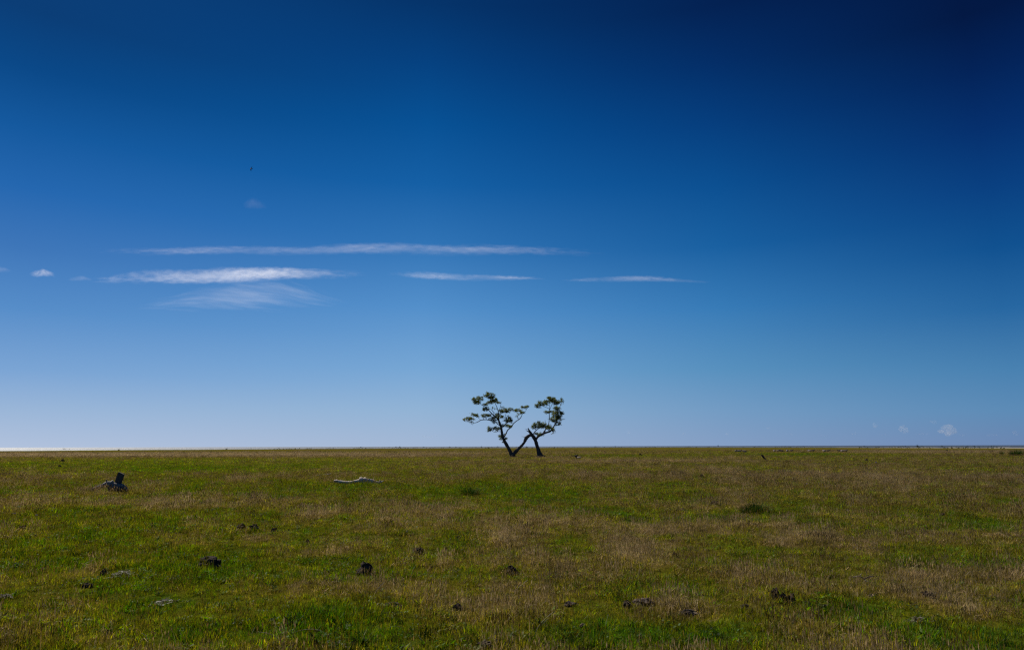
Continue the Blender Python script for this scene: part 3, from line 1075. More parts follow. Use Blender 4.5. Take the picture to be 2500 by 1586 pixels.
RCL = [(1560, 480, 42, 46), (1620, 465, 56, 36), (1598, 420, 36, 18), (1702, 430, 46, 46), (1790, 382, 76, 46), (1758, 340, 32, 13), (1850, 380, 56, 46),
       (1900, 420, 66, 46), (1950, 392, 36, 26), (2026, 350, 24, 26), (2010, 425, 50, 50, .3), (1900, 520, 42, 36), (1950, 530, 36, 36), (1712, 610, 42, 26),
       (1800, 600, 36, 22), (1900, 640, 66, 55), (1960, 602, 56, 36), (2020, 610, 34, 36), (1880, 720, 74, 52), (1960, 690, 56, 52), (1930, 770, 56, 27),
       (1962, 810, 30, 24), (1905, 828, 20, 11), (1500, 840, 42, 36), (1480, 885, 34, 36), (1580, 822, 46, 42), (1642, 830, 46, 36), (1600, 870, 76, 27),
       (1700, 860, 56, 30), (1780, 850, 36, 26), (1780, 890, 56, 27), (1842, 910, 34, 34), (1850, 968, 22, 26, .7), (1540, 1000, 36, 26), (1592, 990, 27, 22),
       (2020, 700, 30, 60, .15), (1640, 1030, 20, 14, .2)]
tree((1085, 1424), "oak_tree", "taller lone tree with a leaning trunk, left of the pair on the horizon", LB, LCL, [], 5)
tree((1598, 1424), "oak_tree", "lone tree with a snapped top and a broken limb propped down to its neighbour", RB, RCL, [], 6)


# ------------------------------------------------------------------ old post with driftwood
def px_scale(g):
    return g.y / FPX / 1.022


g = ground(279, 1202, .045)
u = px_scale(g)
post = empty("fence_post", g)
tag(post, "short dark square post leaning out of the driftwood at left", "post")


def prism(w, d, h, bev, lean_x, lean_y, seed):
    bm = bmesh.new()
    bmesh.ops.create_cube(bm, size=1.0)
    for v in bm.verts:
        v.co.x *= w; v.co.y *= d; v.co.z = (v.co.z + .5) * h
    for e in bm.edges:
        pass
    bmesh.ops.bevel(bm, geom=list(bm.edges), offset=bev, segments=2, affect='EDGES')
    bmesh.ops.subdivide_edges(bm, edges=[e for e in bm.edges if abs(e.verts[0].co.z - e.verts[1].co.z) > h * .5], cuts=6)
    rnd = random.Random(seed)
    for v in bm.verts:
        v.co.x += rnd.uniform(-.004, .004); v.co.y += rnd.uniform(-.004, .004)
        if v.co.z > h * .8:
            v.co.z += -0.42 * v.co.x * (v.co.z / h) + rnd.uniform(-.006, .006)
        v.co.x += lean_x * v.co.z; v.co.y += lean_y * v.co.z
    V_ = [v.co.copy() for v in bm.verts]
    F_ = [tuple(v.index for v in f.verts) for f in bm.faces]
    bm.verts.index_update()
    F_ = [tuple(v.index for v in f.verts) for f in bm.faces]
    bm.free()
    return V_, F_


v, f = prism(0.22, 0.18, 50 * u, 0.018, 0.26, -0.12, 3)
sh = mesh_obj("shaft", v, f, M_POST, post, smooth=False, loc=(-0.03, 0.05, -0.08))
sh.rotation_euler = (0, 0, math.radians(18))
v, f = join([lump(.15, .13, .09, 5, 2, .3)])
mesh_obj("bark_collar", v, f, M_ROOT, post, loc=(0.04, -0.02, 0.13))

dw = empty("driftwood_root", g)
tag(dw, "grey driftwood root sprawled around the leaning post at left", "driftwood")
v, f = tube([(-51 * u, -.20, .07), (-39 * u, -.16, .14), (-24 * u, -.12, .225), (-9 * u, -.12, .31), (4 * u, -.14, .27)], [.05, .06, .07, .095, .07], 10, .24, 8)
mesh_obj("log", v, f, M_GREYWOOD, dw)
v, f = tube([(2 * u, -.16, .25), (11 * u, -.17, .20), (20 * u, -.17, .21), (29 * u, -.19, .18), (37 * u, -.2, .09), (40 * u, -.2, .03)], [.10, .10, .085, .075, .055, .03], 9, .3, 9)
mesh_obj("root", v, f, M_GREYWOOD, dw)
v, f = tube([(-2 * u, -.15, .22), (8 * u, -.26, .13), (18 * u, -.34, .06)], [.08, .065, .035], 8, .3, 10)
mesh_obj("root", v, f, M_ROOT, dw)
v, f = tube([(16 * u, -.2, .16), (23 * u, -.3, .14), (31 * u, -.36, .05)], [.07, .055, .025], 8, .3, 14)
mesh_obj("root", v, f, M_ROOT, dw)
v, f = tube([(-14 * u, -.12, .28), (-16 * u, -.11, .38), (-20 * u, -.10, .44)], [.04, .028, .008], 6, .2, 11)
mesh_obj("snag", v, f, M_ROOT, dw)
v, f = tube([(-5 * u, -.14, .34), (-1 * u, -.15, .38), (1 * u, -.16, .35)], [.03, .035, .02], 6, .2, 15)
mesh_obj("snag", v, f, M_SILVER, dw)
v, f = tube([(-24 * u, -.22, .25), (-21 * u, -.24, .16)], [.03, .016], 6, .2, 12)
mesh_obj("snag", v, f, M_SILVER, dw)
v, f = tube([(-45 * u, -.22, .06), (-48 * u, -.24, .02)], [.045, .02], 6, .2, 16)
mesh_obj("snag", v, f, M_SILVER, dw)
v, f = lump(.25, .14, .11, 12, 3, .5)
mesh_obj("root_mass", v, f, M_ROOT, dw, loc=(19 * u, -.14, .09))
v, f = lump(.16, .12, .13, 13, 3, .5)
mesh_obj("root_mass", v, f, M_ROOT, dw, loc=(2 * u, -.18, .15))

# ------------------------------------------------------------------ fallen log and sticks
g = ground(876, 1184)
u = px_scale(g)


def lp(zx, zy, y=0.0):
    return ((780 + zx / 13.38 - 876) * u, y, (1184 - 1140 - zy / 13.38) * u + 0.005)


log = empty("driftwood_log", g)
tag(log, "silver grey bent log lying in the grass left of centre", "log")
v, f = tube([lp(460, 455, .15), lp(600, 470, .1), lp(780, 492, .05), lp(1000, 500, 0), lp(1200, 470, -.02), lp(1340, 430, 0)], [.062, .062, .062, .058, .065, .085], 10, .2, 21)
mesh_obj("thin_end", v, f, M_SILVER, log)
v, f = tube([lp(1290, 400, 0), lp(1380, 430, 0), lp(1500, 450, .02), lp(1700, 490, .05), lp(1850, 525, .08), lp(1960, 530, .1)], [.09, .135, .125, .105, .09, .06], 10, .24, 22)
mesh_obj("trunk", v, f, M_SILVER, log)
v, f = tube([lp(1940, 525, .1), lp(2000, 490, .12), lp(2065, 455, .14)], [.05, .035, .012], 7, .15, 23)
mesh_obj("branch_stub", v, f, M_SILVER, log)
v, f = tube([lp(1930, 520, .1), lp(1945, 460, .13), lp(1960, 425, .15)], [.04, .025, .008], 7, .15, 24)
mesh_obj("branch_stub", v, f, M_SILVER, log)
v, f = tube([lp(1480, 540, -.12), lp(1580, 538, -.14), lp(1690, 545, -.14)], [.02, .025, .015], 7, .15, 25)
mesh_obj("bark_strip", v, f, M_STRAW, log)

g = ground(790, 1161)
u = px_scale(g)
stick = empty("stick", g)
tag(stick, "thin stick lying in the grass behind the silver grey log", "stick")
v, f = tube([(-20 * u, 0, .03), (-6 * u, .02, .05), (8 * u, .0, .07), (19 * u, -.05, .12)], [.022, .028, .032, .03], 7, .15, 31)
mesh_obj("stem", v, f, M_SILVER, stick)
v, f = tube([(18 * u, -.05, .12), (20 * u, -.05, .18)], [.016, .006], 6, .1, 32)
mesh_obj("twig", v, f, M_SILVER, stick)

# leaning stake and broken driftwood in the middle distance
g = ground(1868, 1123)
u = px_scale(g)
stake = empty("leaning_stake", g)
tag(stake, "dark stake tilted to the left, standing alone at right of centre", "stake")
v, f = tube([(2 * u, 0, -.06), (-3 * u, 0, 7 * u), (-8 * u, .05, 13.5 * u)], [.11, .11, .10], 8, .08, 33)
mesh_obj("shaft", v, f, M_TAR, stake)
v, f = tube([(-.1, -.08, .03), (.12, -.1, .04)], [.07, .05], 7, .2, 34)
mesh_obj("splintered_foot", v, f, M_SILVER, stake)

g = ground(1411, 1119)
u = px_scale(g)
bl_ = empty("broken_branch", g)
tag(bl_, "dark and pale broken branch on the turf right of the trees", "driftwood")
v, f = tube([(2 * u, 0, .05), (-4 * u, 0, 5 * u), (-8 * u, .1, 8 * u)], [.16, .12, .07], 8, .2, 35)
mesh_obj("dark_limb", v, f, M_BARK, bl_)
v, f = tube([(-5 * u, 0, 5.5 * u), (-2 * u, .1, 8.5 * u), (1 * u, .1, 8.8 * u)], [.10, .09, .04], 7, .2, 36)
mesh_obj("fork", v, f, M_BARK, bl_)
v, f = tube([(-2 * u, -.3, .12), (4 * u, -.35, .14), (8 * u, -.35, .07)], [.10, .11, .06], 8, .2, 37)
mesh_obj("pale_limb", v, f, M_SILVER, bl_)

g = ground(2109, 1420)
tw = empty("forked_twig", g)
tag(tw, "forked dry twig with pale prongs in the right foreground", "twig")
v, f = tube([(-.12, .03, .05), (-.05, .0, .07), (.0, -.02, .035), (.03, -.06, .0)], [.006, .008, .008, .005], 6, .15, 38)
mesh_obj("stem", v, f, M_SILVER, tw)
v, f = tube([(.0, -.02, .04), (.07, .02, .055), (.15, .03, .065)], [.007, .010, .005], 6, .15, 39)
mesh_obj("prong", v, f, M_ROOT, tw)
v, f = tube([(-.05, 0, .07), (-.03, -.02, .10)], [.005, .003], 5, .15, 40)
mesh_obj("prong", v, f, M_SILVER, tw)

# ------------------------------------------------------------------ dung clods and straw heaps
for i, (px, py, w, h, dry_, lab) in enumerate(CLODS):
    g = ground(px, py)
    u = px_scale(g)
    wx, hz = w * u * .5 * (.85 if dry_ else 1) * (1 if w > 33 else .85), h * u * (.55 if dry_ else .78)
    v, f = lump(wx, wx * random.uniform(.7, 1.0), hz, i + 1, 3, .5, 3.2)
    hz *= 1.0
    o = mesh_obj("dung_clod", v, f, M_DRYDUNG if dry_ else M_DUNG, loc=(g.x, g.y, g.z + hz * .12 + .012), smooth=False)
    o.rotation_euler = (random.uniform(-.1, .1), random.uniform(-.1, .1), random.uniform(0, 6.28) if w < 30 else random.uniform(-.2, .2))
    tag(o, lab, "dung clod", "dung clods scattered over the meadow")

HEAPS = [(298, 1408, 56, 20, "heap of dry grey straw in the left foreground"),
         (2243, 1522, 44, 18, "heap of dry straw in the right foreground"),
         (400, 1475, 60, 14, "loose mat of pale straw in the lower left green grass"),
         (8, 1462, 40, 12, "tangle of pale straw at the left edge of the foreground")]
for i, (px, py, w, h, lab) in enumerate(HEAPS):
    g = ground(px, py)
    u = px_scale(g)
    bl = Blades()
    rx = w * u * .5
    for k in range((170, 130, 60, 90)[i]):
        x = random.gauss(0, .42) * rx; y = random.gauss(0, .4) * rx
        z = max(0.004, h * u * .6 * math.exp(-(x / rx) ** 2 * 2.2 - (y / rx) ** 2 * 2.2) * random.random() + .02)
        l = random.uniform(.02, .06); q = random.uniform(0, 6.28); dz_ = random.uniform(-.4, .4) * l
        c_, s_ = math.cos(q), math.sin(q); ww = .0022
        bl.quad([(x - l * c_ + ww * s_, y - l * s_ - ww * c_, z - dz_), (x + l * c_ + ww * s_, y + l * s_ - ww * c_, z + dz_),
                 (x + l * c_ - ww * s_, y + l * s_ + ww * c_, z + dz_ + ww), (x - l * c_ - ww * s_, y - l * s_ + ww * c_, z - dz_ + ww)], random.random() ** 2.0, random.uniform(.25, .8))
    o = bpy.data.objects.new("straw_heap", bl.mesh("straw_heap", M_STRAW))
    C.objects.link(o)
    o.location = g
    tag(o, lab, "straw", "heaps of dry straw")

# ------------------------------------------------------------------ tussocks, reeds and blades drawn as tree shadow
TUSS = [(1148, 1211, 46, 36, 420, "dark green grass tussock with a black shaded foot, near the centre"),
        (1846, 1257, 76, 44, 1000, "broad dark green grass tussock standing out of the turf at right"),
        (2482, 1112, 40, 22, 420, "dark reed clump at the right edge near the horizon"),
        (2447, 1109, 12, 12, 90, "slim dark reed clump left of the bigger one at the right edge"),
        (1840, 1114, 9, 5, 50, "small dark weed clump behind the leaning stake"),
        (1933, 1114, 5, 8, 40, "narrow dark weed clump right of the leaning stake"),
        (1961, 1105, 9, 6, 60, "dark bushy weed clump near the resting sheep"),
        (1276, 1118, 12, 5, 200, "dark blades standing in for tree shadow between the feet of the two trees"),  # dark blades here and on both following rows imitate the trees' cast shadow
        (1298, 1117, 26, 3.5, 330, "long low patch of dark blades standing in for tree shadow left of the snapped tree's foot"),
        (1342, 1117.5, 22, 4, 300, "low patch of dark blades standing in for tree shadow right of the snapped tree's foot"),
        (1180, 1112, 22, 4, 300, "low green grass clump left of the taller tree's foot"),
        (1140, 1113, 8, 6, 160, "small upright green clump well left of the taller tree's foot")]
for i, (px, py, w, h, nb, lab) in enumerate(TUSS):
    g = ground(px, py)
    u = px_scale(g)
    bl = Blades()
    rx = w * u * .5
    hh = h * u * 1.15
    for k in range(nb):
        rr = math.sqrt(random.random()); aa = random.uniform(0, 6.28)
        x, y = rx * .9 * rr * math.cos(aa), rx * .55 * rr * math.sin(aa)
        bl.blade(x, y, hh * random.uniform(.45, 1.0) * (1 - .45 * rr), max(.008, u * .55) * random.uniform(.7, 1.3), aa + random.uniform(-.8, .8), random.uniform(.05, .5) + .3 * rr, random.random(), random.uniform(.6, 1.2), segs=3)
    o = bpy.data.objects.new("tussock_or_tree_shade" if i < 2 or i > 6 else ("reed_clump" if i < 4 else "weed_clump"), bl.mesh("tussock", M_TUSSOCK))
    C.objects.link(o)
    o.location = g
    tag(o, lab, ["tussock", "tussock", "reeds", "reeds", "weeds", "weeds", "weeds"][i] if i < 7 else "tussock", "dark clumps standing out of the meadow")

# ------------------------------------------------------------------ prominent dry stalks
STALKS = [  # base px,py ; local (right, away, up) points in source pixels ; label
    (1001, 1414, [(0, 0, 0), (6, 3, 18), (14, 6, 32)], "straight pale straw leaning right, above the centre foreground"),
    (966, 1436, [(0, 0, 0), (-2, 0, 10), (-8, 2, 20), (-15, 4, 25)], "short white bent stalk in the centre foreground"),
    (902, 1470, [(0, 0, 0), (10, 0, 14), (20, 3, 30), (34, 8, 44)], "long pale straw slanting up to the right left of the white bent stalk"),
    (797, 1551, [(0, 0, 0), (-16, -2, 10), (-46, 0, 12), (-84, 4, 3)], "long straw arching low over the bright green grass at bottom left of centre"),
    (690, 1572, [(0, 0, 0), (-14, 0, 12), (-36, 0, 22), (-64, 5, 24)], "pale straw drooping left at the bottom edge left of centre"),
    (985, 1535, [(0, 0, 0), (-20, 2, 4), (-45, 0, -1), (-66, 0, -4)], "pale straw lying nearly flat across the bottom centre"),
    (1125, 1584, [(0, 0, 0), (-8, 2, 30), (-18, 4, 55), (-26, 5, 88)], "tall yellow-green blade standing at the bottom centre"),
    (357, 1584, [(0, 0, 0), (0, 0, 16), (-3, 0, 26), (-14, 0, 33)], "hooked pale stem at the bottom edge at left"),
    (1259, 1443, [(0, 0, 0), (12, 2, 11), (30, 4, 24)], "short straight straw below the dark red-brown clod"),
    (1305, 1560, [(0, 0, 0), (6, 0, 20), (20, 2, 38), (46, 5, 58)], "curved tan straw in the bottom right of centre"),
    (1303, 1358, [(0, 0, 0), (2, 2, 10), (5, 3, 20)], "small upright straw in the brown turf right of centre"),
    (2374, 1345, [(0, 0, 0), (-2, 0, 14), (-7, 3, 30), (-12, 3, 32)], "pale bent stalk in the turf at far right"),
    (2484, 1478, [(0, 0, 0), (-18, 0, 9), (-40, 2, 20), (-84, 5, 22)], "long straw arching left at the right edge of the foreground"),
    (2470, 1372, [(0, 0, 0), (-4, 0, 14), (-10, 3, 28)], "thin upright straw at the right edge of the meadow"),
    (2200, 1484, [(0, 0, 0), (18, 0, 4), (40, 2, 10)], "green-yellow straw leaning low right of the forked twig"),
    (1478, 1535, [(0, 0, 0), (3, 0, 14), (8, 2, 30)], "upright pale blade in the green grass right of the bottom centre"),
    (655, 1216, [(0, 0, 0), (-3, 0, 10), (-6, 1, 16)], "small dry stem standing in the grass below the log"),
    (1683, 1283, [(0, 0, 0), (1, 0, 10), (5, 0, 20)], "pale grey dry stem standing left below the dark green tussock"),
]
for i, (px, py, pl, lab) in enumerate(STALKS):
    g = ground(px, py)
    u = px_scale(g)
    rr = max(.0022, u * .42)
    v, f = tube([(a_ * u, b_ * u, c_ * u + .01) for a_, b_, c_ in pl], [rr * (1.1 - .55 * k / (len(pl) - 1)) for k in range(len(pl))], 5, .1, 60 + i)
    o = mesh_obj("dry_stalk", v, f, M_STRAW if i != 6 else M_STEM, loc=g)
    if i != 6:
        for nm, val in (('blade', .55 + .4 * random.random()), ('value', random.uniform(.85, 1.25))):
            at = o.data.attributes.new(nm, 'FLOAT', 'POINT')
            at.data.foreach_set('value', np.full(len(v), val, np.float32))
    tag(o, lab, "dry stalk", "single dry stalks in the meadow")

# ------------------------------------------------------------------ flowers
FLOWERS = [
    (45, 1238, 'p', "purple flower at far left, second from the edge"),
    (131, 1241, 'p', "purple flower furthest right of the four at left"),
    (33, 1254, 'p', "purple flower nearest the left edge"),
    (88, 1258, 'p', "purple flower lowest of the four at left"),
    (2070, 1246, 'p', "tiny blue-purple flower right of the broad dark tussock"),
    (450, 1274, 'y', "single yellow flower in the left of the meadow"),
    (1235, 1306, 'y', "single yellow flower near the centre of the meadow"),
    (984, 1326, 'y', "small yellow flower left of the domed dark clod"),
    (2083, 1264, 'y', "tilted yellow flower right of the broad dark tussock"),
    (1773, 1200, 'y', "small yellow flower behind the broad dark tussock"),
    (2140, 1130, 'p', "faint purple flower far out near the horizon at right"),
    (1970, 1182, 'p', "faint purple flower in brown grass at right"),
]
for i, (px, py, kind_, lab) in enumerate(FLOWERS):
    g = ground(px, py + 6)
    r_ = empty("wild_flower", g, random.uniform(0, 6.28))
    tag(r_, lab, "flower", "purple wild flowers" if kind_ == 'p' else "yellow wild flowers")
    u = px_scale(g)
    hh = 7 * u
    v, f = tube([(0, 0, -.01), (.006, 0, hh * .6), (.0, .004, hh)], [.003, .0028, .0025], 5, .05, 90 + i)
    mesh_obj("stem", v, f, M_STEM, r_)
    pv, pf = [], []
    pr = max(.022, 3.2 * u)
    for q in range(8):
        a_ = q * math.pi / 4
        k = len(pv)
        for (rr, da, zz) in ((.1, 0, 0), (.7, -.28, .35), (1.0, 0, .5), (.7, .28, .35)):
            pv.append((pr * rr * math.cos(a_ + da), pr * rr * math.sin(a_ + da), hh + pr * zz * .8))
        pf.append((k, k + 1, k + 2, k + 3))
    mesh_obj("petals", pv, pf, M_PURPLE if kind_ == 'p' else M_YELLOW, r_)
    v, f = lump(pr * .35, pr * .35, pr * .35, i, 1, .1)
    mesh_obj("flower_head", v, f, M_PURPLE if kind_ == 'p' else M_YELLOW, r_, loc=(0, 0, hh + pr * .1))


# ------------------------------------------------------------------ resting sheep
def loft(rings, sides=12):
    """rings: (centre x, centre z, half width y, half height z, tilt) along the spine."""
    V_, F_ = [], []
    for (x, z, ry, rz, tilt_) in rings:
        for s in range(sides):
            q = 2 * math.pi * s / sides
            dz_ = rz * math.sin(q)
            V_.append((x - dz_ * math.sin(tilt_), ry * math.cos(q), z + dz_ * math.cos(tilt_)))
    for i in range(len(rings) - 1):
        for s in range(sides):
            s2 = (s + 1) % sides
            F_.append((i * sides + s, i * sides + s2, (i + 1) * sides + s2, (i + 1) * sides + s))
    F_.append(tuple(range(sides))[::-1])
    F_.append(tuple((len(rings) - 1) * sides + s for s in range(sides)))
    return V_, F_


def make_sheep(coat, face):
    root = empty("sheep", (0, 0, 0))
    rings = [(-.60, .32, .05, .06, .2), (-.56, .33, .19, .22, .15), (-.42, .32, .29, .31, .05), (-.15, .32, .33, .34, 0), (.12, .33, .32, .34, 0),
             (.33, .36, .26, .32, -.2), (.45, .45, .19, .24, -.5), (.54, .58, .13, .16, -.7), (.60, .67, .11, .12, -1.0), (.66, .70, .06, .07, -1.2)]
    v, f = loft(rings)
    mesh_obj("fleece", v, f, coat, root)
    v, f = loft([(.58, .73, .08, .07, -.2), (.64, .73, .09, .10, -.4), (.74, .68, .075, .085, -.6), (.82, .62, .05, .06, -.7), (.85, .60, .03, .035, -.7)], 10)
    mesh_obj("head", v, f, face, root)
    for s in (-1, 1):
        v, f = tube([(.62, s * .07, .77), (.60, s * .14, .78), (.59, s * .20, .74)], [.03, .04, .012], 6, .05, 5)
        mesh_obj("ear", v, f, face, root)
        v, f = tube([(.30, s * .20, .10), (.46, s * .22, .05), (.55, s * .21, .04), (.40, s * .20, .03)], [.07, .05, .04, .03], 6, .05, 6)
        mesh_obj("foreleg", v, f, face, root)
        v, f = tube([(-.35, s * .26, .14), (-.10, s * .33, .06), (.06, s * .32, .04)], [.10, .06, .035], 6, .05, 7)
        mesh_obj("hind_leg", v, f, face, root)
    return root


def copy_tree(o, parent=None):
    c = o.copy()
    C.objects.link(c)
    c.parent = parent
    for ch in list(o.children):
        copy_tree(ch, c)
    return c


SHEEP = [  # px, py, facing (rad), coat, label
    (1799, 1103, .1, 'w', "pale sheep lying furthest left of the flock near the horizon"),
    (1805, 1103.3, 3.0, 'w', "pale sheep close behind the furthest left one of the flock"),
    (1817, 1104, 2.9, 'w', "greyish sheep lying just right of the furthest left pair"),
    (1890.5, 1103, 1.5, 'w', "pale sheep seen end-on left of a larger pale one"),
    (1901, 1102.8, .2, 'w', "large pale sheep lying side-on in the middle of the flock"),
    (1908, 1103, 3.3, 'd', "dark sheep pressed against the large pale one"),
    (1922, 1102, 1.4, 'w', "faint grey sheep seen end-on, a little apart from the dark one"),
    (1932, 1102.5, .1, 'd', "low dark sheep lying alone in the flock's middle"),
    (1976, 1103, 1.8, 'w', "bright cream sheep with a dark one lying at its right"),
    (1984, 1102.6, .2, 'd', "dark sheep lying at the right of a bright cream one"),
    (2012, 1102.8, 1.7, 'w', "cream sheep at the left of a dark brown one, right part of the flock"),
    (2022, 1102.6, .1, 'd', "dark brown sheep lying in the right part of the flock"),
    (2050, 1102.6, 3.0, 'd', "dark sheep leading the last group of three at right"),
    (2056, 1103.2, 1.5, 'w', "bright pale sheep in the middle of the last group of three"),
    (2064, 1103, .2, 'w', "pale sheep furthest right of the flock"),
]
protos = {'w': make_sheep(M_FLEECE, M_FACE), 'd': make_sheep(M_DARKFLEECE, M_FACE)}
used = set()
for px, py, rz, coat, lab in SHEEP:
    o = protos[coat] if coat not in used else copy_tree(protos[coat])
    used.add(coat)
    g = ground(px, py)
    o.location = (g.x, g.y, g.z)
    o.rotation_euler = (0, 0, rz)
    o.scale = (.92, .92, .82)
    tag(o, lab, "sheep", "flock of sheep resting far out on the meadow")

# ------------------------------------------------------------------ low shrubs along the shore
SHRUBS = [(156, 1098.5, 7, 4, "widest dark shrub against the glittering sea at far left"), (169, 1098.5, 3, 3, "tiny dark shrub right of the widest one at far left"),
          (290, 1098.3, 4, 2, "low dark shrub on the shoreline above the leaning post"), (553, 1096.6, 5, 2.5, "flat dark shrub on the shore where the glitter starts to fade"),
          (613, 1096, 4, 2.5, "small dark shrub on the shore right of the flat one"), (880, 1093.8, 3, 3, "small dark shrub on the shore above the log"),
          (950, 1093.6, 5, 2.5, "first low shrub of a loose row left of the trees"), (967, 1093.4, 3, 3.5, "narrow upright shrub in the row left of the trees"),
          (976, 1093.3, 3, 4, "tallest shrub in the row left of the trees"), (1034, 1093.2, 5, 3, "rounded shrub on the shore left of the trees"),
          (1098, 1093, 4, 3.5, "shrub on the shore nearest the taller tree's left branches"), (1113, 1093, 4, 3, "squat shrub just below the taller tree's outer leaves"),
          (1175, 1092.6, 3, 3.5, "slim shrub on the shore left of the taller tree's trunk"), (1193, 1094, 3, 3, "dark shrub set in front of the shore beside the taller trunk"),
          (1200, 1092.3, 6, 2.5, "wide low shrub on the shore beside the taller trunk"), (1215, 1092.3, 5, 3.5, "bushy shrub just left of the taller trunk on the shore"),
          (1286, 1093, 5, 4, "dark shrub seen between the two trees"), (1299, 1094, 6, 2, "flat shrub just right of the one between the trees"),
          (1353, 1093.6, 4, 3, "dark shrub on the plain right of the snapped tree"), (1454, 1091.5, 6, 3, "wide shrub on the shore right of the trees"),
          (1476, 1092, 4, 2.5, "small dark shrub in a row right of the trees"), (1502, 1091.5, 4, 3.5, "upright shrub in a row right of the trees"),
          (1564, 1112, 6, 4, "dark green weed bush in the bright green band right of the trees"), (1476, 1104, 4, 2.5, "small dark bush alone on the plain right of the trees"),
          (2240, 1092, 5, 6, "bushy shrub in front of the pale sand at right"), (2300, 1091.8, 4, 4, "small shrub at the edge of the pale sand at right"),
          (2267, 1101.5, 12, 3, "low wide dark bush on the brown belt at right"), (2312, 1102.5, 6, 4, "dark bush with a thin shadow line right of the wide one"),
          (2422, 1102, 8, 3, "low dark bush near the reeds at the right edge")]
for i, (px, py, w, h, lab) in enumerate(SHRUBS):
    g = ground(px, py)
    u = px_scale(g)
    root = empty("low_shrub", g)
    tag(root, lab, "shrub", "low dark shrubs along the shore")
    bl = Blades()
    rx, hz = w * u * .65, h * u * 1.4
    for k in range(170):
        q = [random.gauss(0, .45) for _ in range(2)]
        x, y = q[0] * rx, q[1] * rx
        z = max(.02, abs(random.gauss(.45, .28)) * hz * max(.3, 1 - .3 * (abs(q[0]) + abs(q[1]))))
        s_ = random.uniform(.05, .11) * max(1, hz * .8)
        n_ = Vector((random.gauss(0, 1), random.gauss(0, 1), random.gauss(.3, 1))).normalized()
        a_ = n_.orthogonal().normalized(); b_ = n_.cross(a_); c_ = Vector((x, y, z))
        bl.quad([tuple(c_ + a_ * s_), tuple(c_ + b_ * s_ * .7), tuple(c_ - a_ * s_), tuple(c_ - b_ * s_ * .7)], random.random(), random.uniform(.7, 1.2))
    fo = bpy.data.objects.new("foliage", bl.mesh("foliage", M_SHRUB))
    C.objects.link(fo)
    fo.parent = root
    parts = []
    for k in range(4):
        a_ = random.uniform(0, 6.28)
        parts.append(tube([(0, 0, -.05), (.2 * rx * math.cos(a_), .2 * rx * math.sin(a_), hz * .3), (.4 * rx * math.cos(a_), .4 * rx * math.sin(a_), hz * .6)], [.04, .03, .015], 5, .1, i * 5 + k))
    v, f = join(parts)
    mesh_obj("stem", v, f, M_BARK, root)

bl = Blades()
for k in range(2600):
    th_ = math.radians(random.uniform(-20, 37))
    dens_ = float(vnoise(np.array([math.degrees(th_) * 1.9]), np.array([0.5]), 91)[0]) + .5 * float(vnoise(np.array([math.degrees(th_) * 9.0]), np.array([1.5]), 92)[0])
    if dens_ < .05:
        continue
    rr_ = float(coast(np.array([th_]))[0]) - random.uniform(13, 60)
    x, y = rr_ * math.sin(th_), rr_ * math.cos(th_)
    hz = min(1.7, .35 + dens_ * 1.6)
    z = tz(x, y) + random.uniform(.05, hz)
    s_ = random.uniform(.16, .40)
    c_ = Vector((x, y, z))
    n_ = Vector((random.gauss(0, 1), random.gauss(0, 1), random.gauss(.3, 1))).normalized()
    a_ = n_.orthogonal().normalized(); b_ = n_.cross(a_)
    bl.quad([tuple(c_ + a_ * s_), tuple(c_ + b_ * s_ * .7), tuple(c_ - a_ * s_), tuple(c_ - b_ * s_ * .7)], random.random(), random.uniform(.8, 1.6))
scrub = bpy.data.objects.new("shore_scrub", bl.mesh("shore_scrub", M_SHRUB))
C.objects.link(scrub)
tag(scrub, "ragged low scrub along the far edge of the meadow", "scrub", kind='stuff')

# ------------------------------------------------------------------ sailing boat on the horizon
d = ray(1753, 1087)
k = 4000.0 / d[1]
boat = empty("sailing_boat", (d[0] * k, 4000.0, SEA_Z))
tag(boat, "tiny grey sailing boat on the horizon right of the trees", "boat")
v, f = loft([(-3.6, .5, .05, .5, 0), (-3.2, .5, .9, .9, 0), (0, .5, 1.4, 1.0, 0), (2.6, .6, .9, .9, 0), (4.0, .9, .05, .4, 0)], 10)
mesh_obj("hull", v, f, M_HULL, boat)
v, f = tube([(.4, 0, .5), (.4, 0, 5), (.4, 0, 10.2)], [.10, .08, .05], 6, .02, 3)
mesh_obj("mast", v, f, M_HULL, boat)
sv = [(.3, 0, 1.8), (.32, 0, 10.0), (-3.2, 0, 1.9), (-1.5, .35, 4.5), (.3, .04, 1.84), (.32, .04, 10.0), (-3.2, .04, 1.94), (-1.5, .39, 4.5)]
mesh_obj("mainsail", sv, [(0, 1, 3), (0, 3, 2), (4, 7, 5), (4, 6, 7), (0, 4, 5, 1), (1, 5, 7, 3), (3, 7, 6, 2), (2, 6, 4, 0)], M_SAIL, boat)
sv = [(.6, 0, 9.0), (3.8, 0, 1.6), (.7, .2, 1.9), (.6, .04, 9.0), (3.8, .04, 1.64), (.7, .24, 1.9)]
mesh_obj("jib", sv, [(0, 1, 2), (3, 5, 4), (0, 3, 4, 1), (1, 4, 5, 2), (2, 5, 3, 0)], M_SAIL, boat)

